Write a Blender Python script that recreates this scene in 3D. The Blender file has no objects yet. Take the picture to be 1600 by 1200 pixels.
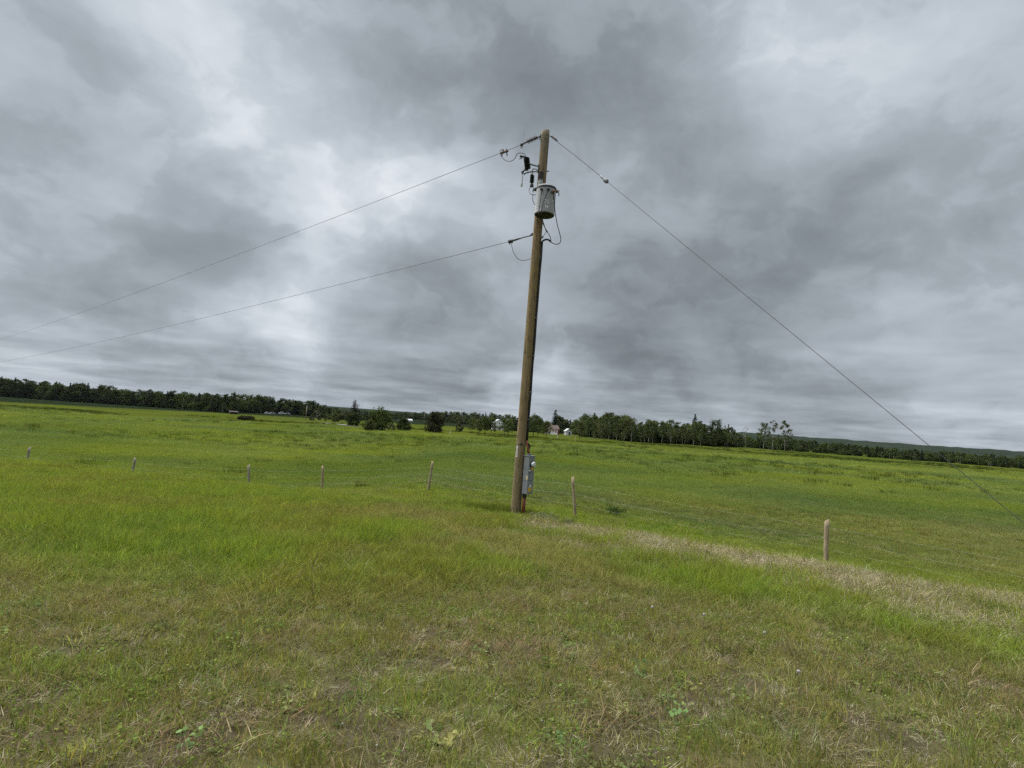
import bpy, bmesh, math, random
import numpy as np
from mathutils import Vector, Matrix
from math import sin, cos, radians, pi

random.seed(7)
RNG = np.random.default_rng(11)
sc = bpy.context.scene
COL = sc.collection

# ------------------------------------------------------------------ camera
F = 850.0                      # focal length in pixels of the 1600 x 1200 photograph
EYE = np.array([0.0, 0.0, 1.6])
PITCH, ROLL = radians(3.7), radians(4.3)
_f = np.array([0, cos(PITCH), sin(PITCH)])
_r0 = np.array([1.0, 0, 0])
_u0 = np.cross(_r0, _f)
_r = cos(ROLL) * _r0 + sin(ROLL) * _u0
_u = -sin(ROLL) * _r0 + cos(ROLL) * _u0
cam_d = bpy.data.cameras.new('camera')
cam = bpy.data.objects.new('camera', cam_d)
COL.objects.link(cam)
cam_d.sensor_width = 36.0
cam_d.lens = 36.0 * F / 1600.0
cam_d.clip_start, cam_d.clip_end = 0.05, 40000.0
M = Matrix(((_r[0], _u[0], -_f[0], EYE[0]), (_r[1], _u[1], -_f[1], EYE[1]), (_r[2], _u[2], -_f[2], EYE[2]), (0, 0, 0, 1)))
cam.matrix_world = M
sc.camera = cam

def ray(px, py):
    d = _f + (px - 800) / F * _r - (py - 600) / F * _u
    return d / np.linalg.norm(d)

def PP(px, py, y):
    """the point at world depth y behind a pixel of the photograph"""
    d = ray(px, py)
    p = EYE + d * (y / d[1])
    return Vector(p)

# ------------------------------------------------------------------ light, exposure
EXPO = 2.05
sc.view_settings.view_transform = 'Standard'
sc.view_settings.look = 'None'
sc.view_settings.gamma = 1.0
sc.view_settings.use_curve_mapping = False
sc.view_settings.exposure = EXPO
sun_d = bpy.data.lights.new('sun', 'SUN')
sun_d.energy = 1.5
sun_d.angle = radians(80)
sun_d.color = (1.0, 0.97, 0.93)
sun = bpy.data.objects.new('sun', sun_d)
COL.objects.link(sun)
SUN_EL, SUN_AZ = radians(60), radians(-60)     # azimuth from +Y, clockwise
sdir = Vector((sin(SUN_AZ) * cos(SUN_EL), cos(SUN_AZ) * cos(SUN_EL), sin(SUN_EL)))
sun.rotation_euler = sdir.to_track_quat('Z', 'Y').to_euler()

world = bpy.data.worlds.new('World')
sc.world = world
world.use_nodes = True
wt = world.node_tree
wt.nodes.clear()

class NT:
    """small helper for node trees"""
    def __init__(self, t): self.t = t
    def n(self, kind, **kw):
        nd = self.t.nodes.new(kind)
        for k, v in kw.items(): setattr(nd, k, v)
        return nd
    def put(self, sock, v):
        if isinstance(v, bpy.types.NodeSocket): self.t.links.new(v, sock)
        elif v is not None: sock.default_value = v
    def math(self, op, a, b=None, c=None, clamp=False):
        nd = self.n('ShaderNodeMath', operation=op, use_clamp=clamp)
        for i, v in enumerate((a, b, c)):
            if v is not None: self.put(nd.inputs[i], v)
        return nd.outputs[0]
    def vec(self, op, a, b=None):
        nd = self.n('ShaderNodeVectorMath', operation=op)
        self.put(nd.inputs[0], a)
        if b is not None: self.put(nd.inputs[3 if op == 'SCALE' else 1], b)
        return nd.outputs['Value' if op in ('DOT_PRODUCT', 'LENGTH') else 'Vector']
    def noise(self, v, scale, detail=4, rough=0.5, dist=0.0, out='Fac'):
        nd = self.n('ShaderNodeTexNoise')
        if v is not None: self.put(nd.inputs['Vector'], v)
        nd.inputs['Scale'].default_value = scale
        nd.inputs['Detail'].default_value = detail
        nd.inputs['Roughness'].default_value = rough
        nd.inputs['Distortion'].default_value = dist
        return nd.outputs['Color' if out == 'Color' else 0]
    def ramp(self, f, stops):
        nd = self.n('ShaderNodeValToRGB')
        self.put(nd.inputs[0], f)
        el = nd.color_ramp.elements
        while len(el) < len(stops): el.new(0.5)
        for e, (p, c) in zip(el, stops):
            e.position = p
            e.color = (c[0], c[1], c[2], 1) if not isinstance(c, (int, float)) else (c, c, c, 1)
        return nd.outputs[0]
    def mix(self, f, a, b, blend='MIX'):
        nd = self.n('ShaderNodeMix', data_type='RGBA', blend_type=blend)
        self.put(nd.inputs[0], f)
        for i, v in ((6, a), (7, b)):
            if isinstance(v, (tuple, list)): v = (v[0], v[1], v[2], 1)
            self.put(nd.inputs[i], v)
        return nd.outputs[2]

def build_sky():
    N = NT(wt)
    out = N.n('ShaderNodeOutputWorld')
    bg = N.n('ShaderNodeBackground')
    tc = N.n('ShaderNodeTexCoord')
    d = tc.outputs['Generated']
    sep = N.n('ShaderNodeSeparateXYZ'); N.put(sep.inputs[0], d)
    dz = N.math('MAXIMUM', sep.outputs[2], 0.0)
    den = N.math('ADD', dz, 0.10)
    cx = N.math('DIVIDE', sep.outputs[0], den)
    cy = N.math('DIVIDE', sep.outputs[1], den)
    cmb = N.n('ShaderNodeCombineXYZ')
    N.put(cmb.inputs[0], cx); N.put(cmb.inputs[1], cy)
    p = cmb.outputs[0]
    # the direction bent by turbulence, so the large masses get ragged edges
    ds = N.vec('MULTIPLY', d, (1.0, 1.0, 1.45))
    wa = N.noise(ds, 3.0, 4, 0.6, out='Color')
    w1 = N.vec('SCALE', N.vec('SUBTRACT', wa, (0.5, 0.5, 0.5)), 0.25)
    dw = N.vec('NORMALIZE', N.vec('ADD', d, w1))
    blobs = [  # pixel x, y, radius in pixels, gain
        (350, 60, 90, .20), (365, 210, 65, .24), (600, 320, 85, .38), (520, 290, 70, .20), (690, 335, 55, .26), (480, 500, 70, .48), (600, 515, 50, .16),
        (365, 460, 40, .24), (850, 585, 45, .34), (1010, 310, 90, .14), (1240, 70, 90, .28), (1225, 210, 60, .12), (1090, 500, 50, .12),
        (930, 130, 140, -.26), (740, 90, 100, -.10), (385, 380, 65, -.30), (625, 435, 68, -.40), (460, 200, 60, -.10), (1080, 180, 90, -.10),
        (990, 535, 115, -.34), (1130, 430, 100, -.18), (430, 565, 75, -.30), (1180, 560, 70, -.24), (700, 550, 55, -.24), (1230, 340, 60, -.14),
    ]
    tot = None
    for (x, y, r, g) in blobs:
        c = ray(x, y)
        s = r / F
        dt = N.vec('DOT_PRODUCT', dw, tuple(c))
        e = N.math('POWER', 2.71828, N.math('DIVIDE', N.math('SUBTRACT', dt, 1.0), s * s))
        tot = N.math('MULTIPLY', e, g) if tot is None else N.math('MULTIPLY_ADD', e, g, tot)
    n1 = N.noise(p, 0.85, 3, 0.55)
    n2 = N.noise(p, 1.15, 3, 0.5)
    n3 = N.noise(N.vec('ADD', ds, w1), 4.4, 6, 0.56)
    low = N.math('SUBTRACT', 1.0, N.math('MULTIPLY', dz, 6.0), clamp=True)          # layered bands only towards the horizon
    # billows: steep on one side so that the masses get edges
    puff = N.ramp(n3, [(0.34, 0.0), (0.47, 0.36), (0.52, 0.64), (0.68, 1.0)])
    roll = N.ramp(n1, [(0.30, 0.0), (0.46, 0.40), (0.54, 0.62), (0.70, 1.0)])
    L = N.math('ADD', tot, 0.51)
    L = N.math('MULTIPLY_ADD', N.math('SUBTRACT', puff, 0.5), 0.32, L)
    L = N.math('MULTIPLY_ADD', N.math('SUBTRACT', roll, 0.5), 0.26, L)
    L = N.math('MULTIPLY_ADD', N.math('SUBTRACT', n2, 0.5), N.math('MULTIPLY_ADD', low, 0.66, 0.05), L)
    k = 0.5 ** EXPO
    cl = N.ramp(L, [(0.0, (.185*k, .210*k, .235*k)), (0.22, (.265*k, .298*k, .330*k)), (0.48, (.385*k, .430*k, .478*k)),
                    (0.75, (.560*k, .615*k, .675*k)), (1.0, (.800*k, .840*k, .890*k))])
    sky = N.n('ShaderNodeTexSky', sky_type='NISHITA')
    sky.sun_disc = False
    sky.sun_elevation = SUN_EL
    sky.sun_rotation = SUN_AZ
    sk = N.vec('SCALE', sky.outputs[0], 0.06)
    thin = N.math('MULTIPLY', N.math('SUBTRACT', n2, 0.45, clamp=True), 0.04, clamp=True)
    col = N.mix(thin, cl, sk)
    N.put(bg.inputs[0], col)
    bg.inputs[1].default_value = 1.0
    wt.links.new(bg.outputs[0], out.inputs[0])
build_sky()
world.cycles.sampling_method = 'NONE'       # an even overcast needs no importance map
sc.cycles.use_denoising = False
sc.cycles.max_bounces = 4
sc.cycles.diffuse_bounces = 2
sc.cycles.volume_bounces = 1
sc.cycles.transmission_bounces = 4
sc.cycles.transparent_max_bounces = 6
sc.cycles.use_adaptive_sampling = True
sc.cycles.adaptive_threshold = 0.015
sc.cycles.caustics_reflective = False
sc.cycles.caustics_refractive = False

# ------------------------------------------------------------------ materials
MATS = {}
def new_mat(name):
    m = bpy.data.materials.new(name)
    m.use_nodes = True
    m.node_tree.nodes.clear()
    N = NT(m.node_tree)
    out = N.n('ShaderNodeOutputMaterial')
    MATS[name] = m
    return m, N, out

def pmat(name, col, rough=0.6, metal=0.0, var=0.15, scale=6.0, bump=0.0, dirt=None, stretch=(1, 1, 1), alpha=None, spec=0.4):
    m, N, out = new_mat(name)
    tc = N.n('ShaderNodeTexCoord')
    mp = N.n('ShaderNodeMapping'); N.put(mp.inputs[0], tc.outputs['Object']); mp.inputs['Scale'].default_value = stretch
    v = mp.outputs[0]
    n = N.noise(v, scale, 6, 0.6)
    lo = tuple(c * (1 - var) for c in col); hi = tuple(min(1, c * (1 + var)) for c in col)
    c = N.ramp(n, [(0.3, lo), (0.7, hi)])
    if dirt:
        n2 = N.noise(v, scale * 0.6, 8, 0.7, 1.0)
        c = N.mix(N.ramp(n2, [(0.52, 0.0), (0.70, 0.8)]), c, dirt)
    b = N.n('ShaderNodeBsdfPrincipled')
    N.put(b.inputs['Base Color'], c)
    b.inputs['Roughness'].default_value = rough
    b.inputs['Metallic'].default_value = metal
    b.inputs['Specular IOR Level'].default_value = spec
    if bump:
        bp = N.n('ShaderNodeBump'); bp.inputs['Strength'].default_value = bump; bp.inputs['Distance'].default_value = 0.02
        N.put(bp.inputs['Height'], N.noise(v, scale * 3, 6, 0.65)); N.put(b.inputs['Normal'], bp.outputs[0])
    N.t.links.new(b.outputs[0], out.inputs[0])
    return m

pmat('galvanised', (.20, .21, .22), .45, .5, .2, 20)
pmat('dark_steel', (.045, .047, .05), .5, .4, .25, 20)
pmat('black_rubber', (.012, .012, .013), .55, 0, .3, 30)
pmat('black_polymer', (.010, .010, .011), .45, 0, .3, 30)
pmat('grey_paint', (.30, .312, .33), .42, 0, .06, 5, .03, dirt=(.25, .25, .25))
pmat('box_paint', (.20, .215, .235), .5, 0, .08, 7, .04, dirt=(.16, .165, .17))
pmat('grey_porcelain', (.10, .085, .09), .3, 0, .2, 12)
pmat('pale_grey', (.33, .36, .36), .5, 0, .15, 8)
pmat('wire_alu', (.085, .088, .092), .6, .2, .2, 30)
pmat('copper_dull', (.16, .10, .075), .55, .3, .25, 30)
pmat('white_plastic', (.62, .62, .59), .5, 0, .08, 20)
pmat('white_paint', (.74, .75, .76), .6, 0, .07, 2)
pmat('print_grey', (.12, .12, .13), .7, 0, .2, 40)
pmat('letter_white', (.80, .81, .82), .6, 0, .15, 40)
pmat('yellow_sticker', (.58, .36, .02), .5, 0, .15, 30, dirt=(.4, .3, .08))
pmat('cream_sticker', (.55, .45, .27), .5, 0, .15, 30)
pmat('orange_conduit', (.15, .034, .014), .55, 0, .3, 9, .1, dirt=(.14, .035, .02), stretch=(1, 1, .4))
pmat('tank_bottom', (.035, .030, .028), .8, 0, .4, 9, dirt=(.07, .03, .015))
pmat('barn_white', (.78, .80, .82), .6, 0, .05, 1)
pmat('metal_roof', (.40, .41, .43), .45, .2, .12, 1)
pmat('brown_roof', (.10, .075, .062), .8, 0, .2, 2)
pmat('red_paint', (.22, .03, .03), .6, 0, .15, 2)
pmat('tan_siding', (.34, .27, .22), .7, 0, .1, 2)
pmat('car_white', (.72, .73, .74), .25, 0, .04, 1)
pmat('car_dark', (.06, .065, .075), .25, 0, .1, 1)
pmat('tyre', (.015, .015, .016), .8, 0, .2, 4)
pmat('window_glass', (.03, .035, .04), .08, 0, .1, 1, spec=.8)
pmat('track_gravel', (.13, .13, .095), .9, 0, .2, .8, .3)
pmat('bark_dark', (.055, .045, .036), .9, 0, .35, 3, .5, stretch=(1, 1, .3))
pmat('bark_pale', (.36, .34, .29), .8, 0, .25, 2.5, .3, dirt=(.07, .06, .05), stretch=(1, 1, .6))
pmat('post_wood', (.31, .245, .16), .85, 0, .35, 9, .6, dirt=(.15, .085, .05), stretch=(3, 3, .35))
pmat('post_grey', (.27, .24, .19), .85, 0, .3, 9, .5, dirt=(.12, .10, .08), stretch=(3, 3, .35))
pmat('barb_wire', (.34, .34, .32), .5, .2, .2, 30)
pmat('seed_white', (.42, .41, .37), .9, 0, .1, 40)
pmat('stalk_green', (.16, .18, .05), .8, 0, .2, 30)
pmat('dark_timber', (.055, .045, .04), .9, 0, .3, 3, .3)

def glass_mat():
    m, N, out = new_mat('meter_glass')
    b = N.n('ShaderNodeBsdfPrincipled')
    b.inputs['Base Color'].default_value = (.75, .77, .78, 1)
    b.inputs['Roughness'].default_value = .15
    b.inputs['Transmission Weight'].default_value = .25
    N.t.links.new(b.outputs[0], out.inputs[0])
glass_mat()

def pole_mat():
    m, N, out = new_mat('pole_wood')
    tc = N.n('ShaderNodeTexCoord')
    sp = N.n('ShaderNodeSeparateXYZ'); N.put(sp.inputs[0], tc.outputs['Object'])
    mp = N.n('ShaderNodeMapping'); N.put(mp.inputs[0], tc.outputs['Object']); mp.inputs['Scale'].default_value = (1, 1, .06)
    v = mp.outputs[0]
    mp2 = N.n('ShaderNodeMapping'); N.put(mp2.inputs[0], tc.outputs['Object']); mp2.inputs['Scale'].default_value = (1, 1, .25)
    grain = N.noise(v, 34, 8, .65, .4)
    streak = N.noise(v, 11, 5, .6, .3)
    patch = N.noise(mp2.outputs[0], 3.2, 6, .6, .6)
    c = N.ramp(grain, [(.25, (.115, .082, .042)), (.5, (.235, .172, .092)), (.75, (.345, .265, .150))])
    c = N.mix(N.ramp(patch, [(.42, 0.), (.66, .75)]), c, (.190, .155, .068))          # green preservative
    c = N.mix(N.ramp(streak, [(.55, 0.), (.72, .6)]), c, (.055, .038, .022))
    zz = N.math('MULTIPLY_ADD', N.noise(v, 6, 3, .5), 1.6, sp.outputs[2])
    c = N.mix(N.ramp(N.math('DIVIDE', zz, 12.0), [(.76, 0.), (.86, .62)]), c, (.165, .160, .135))       # weathered grey top
    c = N.mix(N.ramp(N.math('DIVIDE', sp.outputs[2], 3.0), [(.05, .35), (.9, 0.)]), c, (.215, .180, .125))  # sun bleached foot
    ck = N.noise(v, 55, 3, .5, .2)
    crack = N.ramp(ck, [(.35, 1.), (.40, 0.)])
    c = N.mix(N.math('MULTIPLY', crack, .75), c, (.030, .022, .015))
    b = N.n('ShaderNodeBsdfPrincipled')
    N.put(b.inputs['Base Color'], c)
    b.inputs['Roughness'].default_value = .85
    b.inputs['Specular IOR Level'].default_value = .15
    bp = N.n('ShaderNodeBump'); bp.inputs['Strength'].default_value = .7; bp.inputs['Distance'].default_value = .012
    N.put(bp.inputs['Height'], N.math('SUBTRACT', grain, N.math('MULTIPLY', crack, .6)))
    N.put(b.inputs['Normal'], bp.outputs[0])
    N.t.links.new(b.outputs[0], out.inputs[0])
pole_mat()

def leaf_mat(name, trans=0.35, dry=(.30, .235, .12), dryamt=0.0, var=0.45, gloss=.0):
    """blades and leaves: colour 'tint' comes with every instance, 'bv' is a random number for every blade"""
    m, N, out = new_mat(name)
    at = N.n('ShaderNodeAttribute', attribute_type='INSTANCER', attribute_name='tint')
    bv = N.n('ShaderNodeAttribute', attribute_type='GEOMETRY', attribute_name='bv')
    fac = N.math('MULTIPLY_ADD', bv.outputs['Fac'], 2 * var, 1 - var)
    c = N.vec('SCALE', at.outputs['Vector'], fac)
    if dryamt > 0:
        c2 = N.math('GREATER_THAN', N.math('FRACT', N.math('MULTIPLY', bv.outputs['Fac'], 7.31)), 1 - dryamt)
        c = N.mix(c2, c, dry)
    df = N.n('ShaderNodeBsdfDiffuse'); N.put(df.inputs[0], c)
    tr = N.n('ShaderNodeBsdfTranslucent'); N.put(tr.inputs[0], N.vec('MULTIPLY', c, (1.15, 1.1, .7)))
    mx = N.n('ShaderNodeMixShader'); mx.inputs[0].default_value = trans
    N.t.links.new(df.outputs[0], mx.inputs[1]); N.t.links.new(tr.outputs[0], mx.inputs[2])
    sh = mx.outputs[0]
    if gloss:
        gl = N.n('ShaderNodeBsdfGlossy'); gl.inputs['Roughness'].default_value = .45; gl.inputs[0].default_value = (.8, .85, .9, 1)
        m2 = N.n('ShaderNodeMixShader'); m2.inputs[0].default_value = gloss
        N.t.links.new(sh, m2.inputs[1]); N.t.links.new(gl.outputs[0], m2.inputs[2]); sh = m2.outputs[0]
    N.t.links.new(sh, out.inputs[0])
    return m
leaf_mat('grass_blade', .42, dry=(.30, .25, .15), dryamt=.09)
leaf_mat('pasture_blade', .42, dryamt=.015, var=.18)
leaf_mat('dry_blade', .2, dryamt=0, var=.5)
leaf_mat('broad_leaf', .35, var=.4)
leaf_mat('foliage', .22, var=.5)
leaf_mat('needles', .08, var=.45)

def ground_mat():
    m, N, out = new_mat('meadow_ground')
    tc = N.n('ShaderNodeTexCoord')
    v = tc.outputs['Object']
    zc = N.n('ShaderNodeAttribute', attribute_type='GEOMETRY', attribute_name='zone')
    fine = N.noise(v, 28, 5, .7)
    mid = N.noise(v, 2.2, 5, .65)
    c = N.vec('SCALE', zc.outputs['Vector'], N.math('MULTIPLY_ADD', fine, .9, .55))
    c = N.vec('SCALE', c, N.math('MULTIPLY_ADD', mid, .7, .65))
    # tufts seen from afar: flecks of darker and of paler grass
    fl = N.noise(v, .9, 4, .75)
    c = N.mix(N.ramp(fl, [(.56, 0.), (.66, .55)]), c, N.vec('MULTIPLY', c, (.55, .62, .5)))
    pal = N.noise(v, .17, 5, .7, .5)
    c = N.mix(N.ramp(pal, [(.52, 0.), (.66, .25)]), c, N.vec('MULTIPLY', c, (1.35, 1.15, 1.5)))
    b = N.n('ShaderNodeBsdfDiffuse'); N.put(b.inputs[0], c)
    bp = N.n('ShaderNodeBump'); bp.inputs['Strength'].default_value = .6; bp.inputs['Distance'].default_value = .12
    N.put(bp.inputs['Height'], N.math('ADD', fl, N.math('MULTIPLY', fine, .25)))
    N.put(b.inputs['Normal'], bp.outputs[0])
    N.t.links.new(b.outputs[0], out.inputs[0])
ground_mat()
def hill_mat():
    m, N, out = new_mat('forest_hill')
    tc = N.n('ShaderNodeTexCoord')
    n = N.noise(tc.outputs['Object'], .02, 8, .7)
    c = N.ramp(n, [(.3, (.008, .014, .010)), (.55, (.018, .027, .015)), (.8, (.032, .042, .020))])
    b = N.n('ShaderNodeBsdfDiffuse'); N.put(b.inputs[0], c)
    N.t.links.new(b.outputs[0], out.inputs[0])
hill_mat()

# ------------------------------------------------------------------ mesh helpers
class MB:
    def __init__(self): self.v, self.f, self.bv = [], [], []
    def add(self, vs, fs):
        o = len(self.v)
        self.v += [tuple(p) for p in vs]
        self.f += [tuple(i + o for i in q) for q in fs]
        return self
    def box(self, c, s, R=None):
        c = Vector(c); hs = Vector(s) / 2
        vs = []
        for dz in (-1, 1):
            for dx, dy in ((-1, -1), (1, -1), (1, 1), (-1, 1)):
                p = Vector((dx * hs.x, dy * hs.y, dz * hs.z))
                vs.append(c + (R @ p if R else p))
        return self.add(vs, [(3, 2, 1, 0), (4, 5, 6, 7), (0, 1, 5, 4), (1, 2, 6, 5), (2, 3, 7, 6), (3, 0, 4, 7)])
    def tube(self, pts, r, seg=8, cap=True):
        pts = [Vector(p) for p in pts]
        n = len(pts)
        rr = r if isinstance(r, (list, tuple)) else [r] * n
        t0 = (pts[1] - pts[0]).normalized()
        ref = Vector((0, 0, 1)) if abs(t0.z) < .9 else Vector((1, 0, 0))
        a = t0.cross(ref).normalized()
        vs, fs = [], []
        for i, p in enumerate(pts):
            t = (pts[min(i + 1, n - 1)] - pts[max(i - 1, 0)]).normalized()
            a = (a - t * a.dot(t)).normalized()
            b = t.cross(a)
            for k in range(seg):
                an = 2 * pi * k / seg
                vs.append(p + (a * cos(an) + b * sin(an)) * rr[i])
        for i in range(n - 1):
            for k in range(seg):
                k2 = (k + 1) % seg
                fs.append((i * seg + k, i * seg + k2, (i + 1) * seg + k2, (i + 1) * seg + k))
        if cap:
            fs.append(tuple(range(seg - 1, -1, -1)))
            fs.append(tuple((n - 1) * seg + k for k in range(seg)))
        return self.add(vs, fs)
    def lathe(self, prof, base, axis=(0, 0, 1), seg=16):
        """prof: list of (radius, distance along axis)"""
        base = Vector(base); ax = Vector(axis).normalized()
        return self.tube_prof([base + ax * h for r, h in prof], [max(r, .0005) for r, h in prof], ax, seg)
    def tube_prof(self, pts, rr, ax, seg):
        ref = Vector((0, 0, 1)) if abs(ax.z) < .9 else Vector((1, 0, 0))
        a = ax.cross(ref).normalized(); b = ax.cross(a)
        n = len(pts); vs, fs = [], []
        for i, p in enumerate(pts):
            for k in range(seg):
                an = 2 * pi * k / seg
                vs.append(p + (a * cos(an) + b * sin(an)) * rr[i])
        for i in range(n - 1):
            for k in range(seg):
                k2 = (k + 1) % seg
                fs.append((i * seg + k, i * seg + k2, (i + 1) * seg + k2, (i + 1) * seg + k))
        fs.append(tuple(range(seg - 1, -1, -1)))
        fs.append(tuple((n - 1) * seg + k for k in range(seg)))
        return self.add(vs, fs)
    def mesh(self, name, mat, smooth=False):
        me = bpy.data.meshes.new(name)
        me.from_pydata([tuple(p) for p in self.v], [], self.f)
        if mat: me.materials.append(MATS[mat])
        bm = bmesh.new(); bm.from_mesh(me); bmesh.ops.recalc_face_normals(bm, faces=bm.faces); bm.to_mesh(me); bm.free()
        if smooth:
            me.polygons.foreach_set('use_smooth', [True] * len(me.polygons))
        return me
    def build(self, name, mat, parent=None, smooth=False, bevel=0.0):
        o = bpy.data.objects.new(name, self.mesh(name, mat, smooth))
        COL.objects.link(o)
        if parent is not None:
            o.parent = parent
            o.matrix_parent_inverse = WORLD_INV.get(parent.name, Matrix()).copy()
        if bevel:
            b = o.modifiers.new('bevel', 'BEVEL'); b.width = bevel; b.segments = 2; b.limit_method = 'ANGLE'
        return o
WORLD_INV = {}

def thing(name, label, cat, loc=(0, 0, 0), group=None, rz=0.0):
    o = bpy.data.objects.new(name, None)
    COL.objects.link(o)
    o.empty_display_size = .1
    o.location = loc; o.rotation_euler = (0, 0, rz)
    o['label'] = label; o['category'] = cat
    if group: o['group'] = group
    mw = Matrix.Translation(Vector(loc)) @ Matrix.Rotation(rz, 4, 'Z')
    WORLD_INV[o.name] = mw.inverted()      # children are modelled in world space
    return o
def tag(o, label, cat, group=None):
    o['label'] = label; o['category'] = cat
    if group: o['group'] = group
    return o
def kind(o, k, label=None, cat=None):
    o['kind'] = k
    if label: o['label'] = label
    if cat: o['category'] = cat
    return o

def curve_pts(pts, n=8):
    """Catmull-Rom through the given points"""
    P = [Vector(p) for p in pts]
    P = [P[0] * 2 - P[1]] + P + [P[-1] * 2 - P[-2]]
    out = []
    for i in range(1, len(P) - 2):
        p0, p1, p2, p3 = P[i - 1:i + 3]
        for k in range(n):
            t = k / n
            out.append(.5 * ((2 * p1) + (p2 - p0) * t + (2 * p0 - 5 * p1 + 4 * p2 - p3) * t * t + (3 * p1 - p0 - 3 * p2 + p3) * t ** 3))
    out.append(P[-2])
    return out

def sag_pts(a, b, sag, n=24):
    a, b = Vector(a), Vector(b)
    return [a.lerp(b, i / n) - Vector((0, 0, 4 * sag * (i / n) * (1 - i / n))) for i in range(n + 1)]

# ------------------------------------------------------------------ numeric noise
def _hash(ix, iy, s):
    h = (ix.astype(np.int64) * 374761393 + iy.astype(np.int64) * 668265263 + s * 974634533) & 0xffffffff
    h = ((h ^ (h >> 13)) * 1274126177) & 0xffffffff
    h = h ^ (h >> 16)
    return (h & 0xffffff) / float(0xffffff)
def vnoise(x, y, s=0):
    x = np.asarray(x, float); y = np.asarray(y, float)
    ix, iy = np.floor(x), np.floor(y)
    fx, fy = x - ix, y - iy
    fx = fx * fx * (3 - 2 * fx); fy = fy * fy * (3 - 2 * fy)
    a = _hash(ix, iy, s); b = _hash(ix + 1, iy, s); c = _hash(ix, iy + 1, s); d = _hash(ix + 1, iy + 1, s)
    return (a * (1 - fx) + b * fx) * (1 - fy) + (c * (1 - fx) + d * fx) * fy
def fbm(x, y, s=0, o=4):
    r, a, t = 0, 1, 0
    for k in range(o):
        r = r + a * vnoise(np.asarray(x) * 2 ** k + 17.3 * k, np.asarray(y) * 2 ** k - 9.1 * k, s + k); t += a; a *= .55
    return r / t
def sstep(a, b, x):
    t = np.clip((np.asarray(x, float) - a) / (b - a), 0, 1)
    return t * t * (3 - 2 * t)

# ------------------------------------------------------------------ terrain
def bank_line(x):
    x = np.clip(x, -34, 17)
    return np.where(x < 0, 17.5 - .30 * x, 17.5 - .70 * x - .012 * x * x)
def bank_s(x, y): return (y - bank_line(x)) * .8
def height(x, y):
    x = np.asarray(x, float); y = np.asarray(y, float)
    zn = -.064 * y
    zn = np.where(y < 0, np.minimum(-.02 * y, .5), zn)
    d = np.hypot(x, np.maximum(y, 0) + 1e-6)
    t = np.clip(x / np.maximum(y, 5.0), -.75, .75)
    a = .0118 - .0115 * t
    de = np.where(d < 330, d, 330 + 240 * (1 - np.exp(-(d - 330) / 240)))
    zf = -1.72 - a * np.maximum(de - 22, -15)
    s = bank_s(x, y)
    w = sstep(-3.2, 4.5, s)
    z = zn * (1 - w) + zf * w
    z = z - .16 * np.exp(-((s - .4) / 1.5) ** 2) * sstep(-1, 5, x)                 # the shallow ditch on the right
    z = z - 1.05 * sstep(-3.5, -12, x) * sstep(120, 45, y) * w                     # the hollow behind the crest
    z = z + (fbm(x * .5, y * .5, 3, 3) - .5) * .10 * sstep(1.5, 6, d)
    z = z + (fbm(x * .045, y * .045, 5, 3) - .5) * .9 * sstep(22, 70, d)
    return z
def ground_hit(px, py, tmax=1500):
    d = ray(px, py)
    t = np.concatenate([np.arange(1.0, 60, .05), np.arange(60, tmax, .5)])
    P = EYE[None, :] + t[:, None] * d[None, :]
    below = P[:, 2] < height(P[:, 0], P[:, 1])
    i = int(np.argmax(below)) if below.any() else len(t) - 1
    return Vector(P[i])
def gz(x, y): return float(height(np.array([x]), np.array([y]))[0])

STRIP = [(.3, 15.6), (1.2, 13.6), (2.5, 11.5), (4.5, 10.1), (7.3, 8.8), (12, 7.2)]     # dry grass along the ditch
def strip_dist(x, y):
    best = np.full(np.shape(x), 1e9); along = np.zeros(np.shape(x))
    acc = 0
    for (ax, ay), (bx, by) in zip(STRIP[:-1], STRIP[1:]):
        L2 = (bx - ax) ** 2 + (by - ay) ** 2
        t = np.clip(((x - ax) * (bx - ax) + (y - ay) * (by - ay)) / L2, 0, 1)
        dd = np.hypot(x - ax - t * (bx - ax), y - ay - t * (by - ay))
        m = dd < best
        best = np.where(m, dd, best); along = np.where(m, acc + t * math.sqrt(L2), along)
        acc += math.sqrt(L2)
    return best, along

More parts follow.
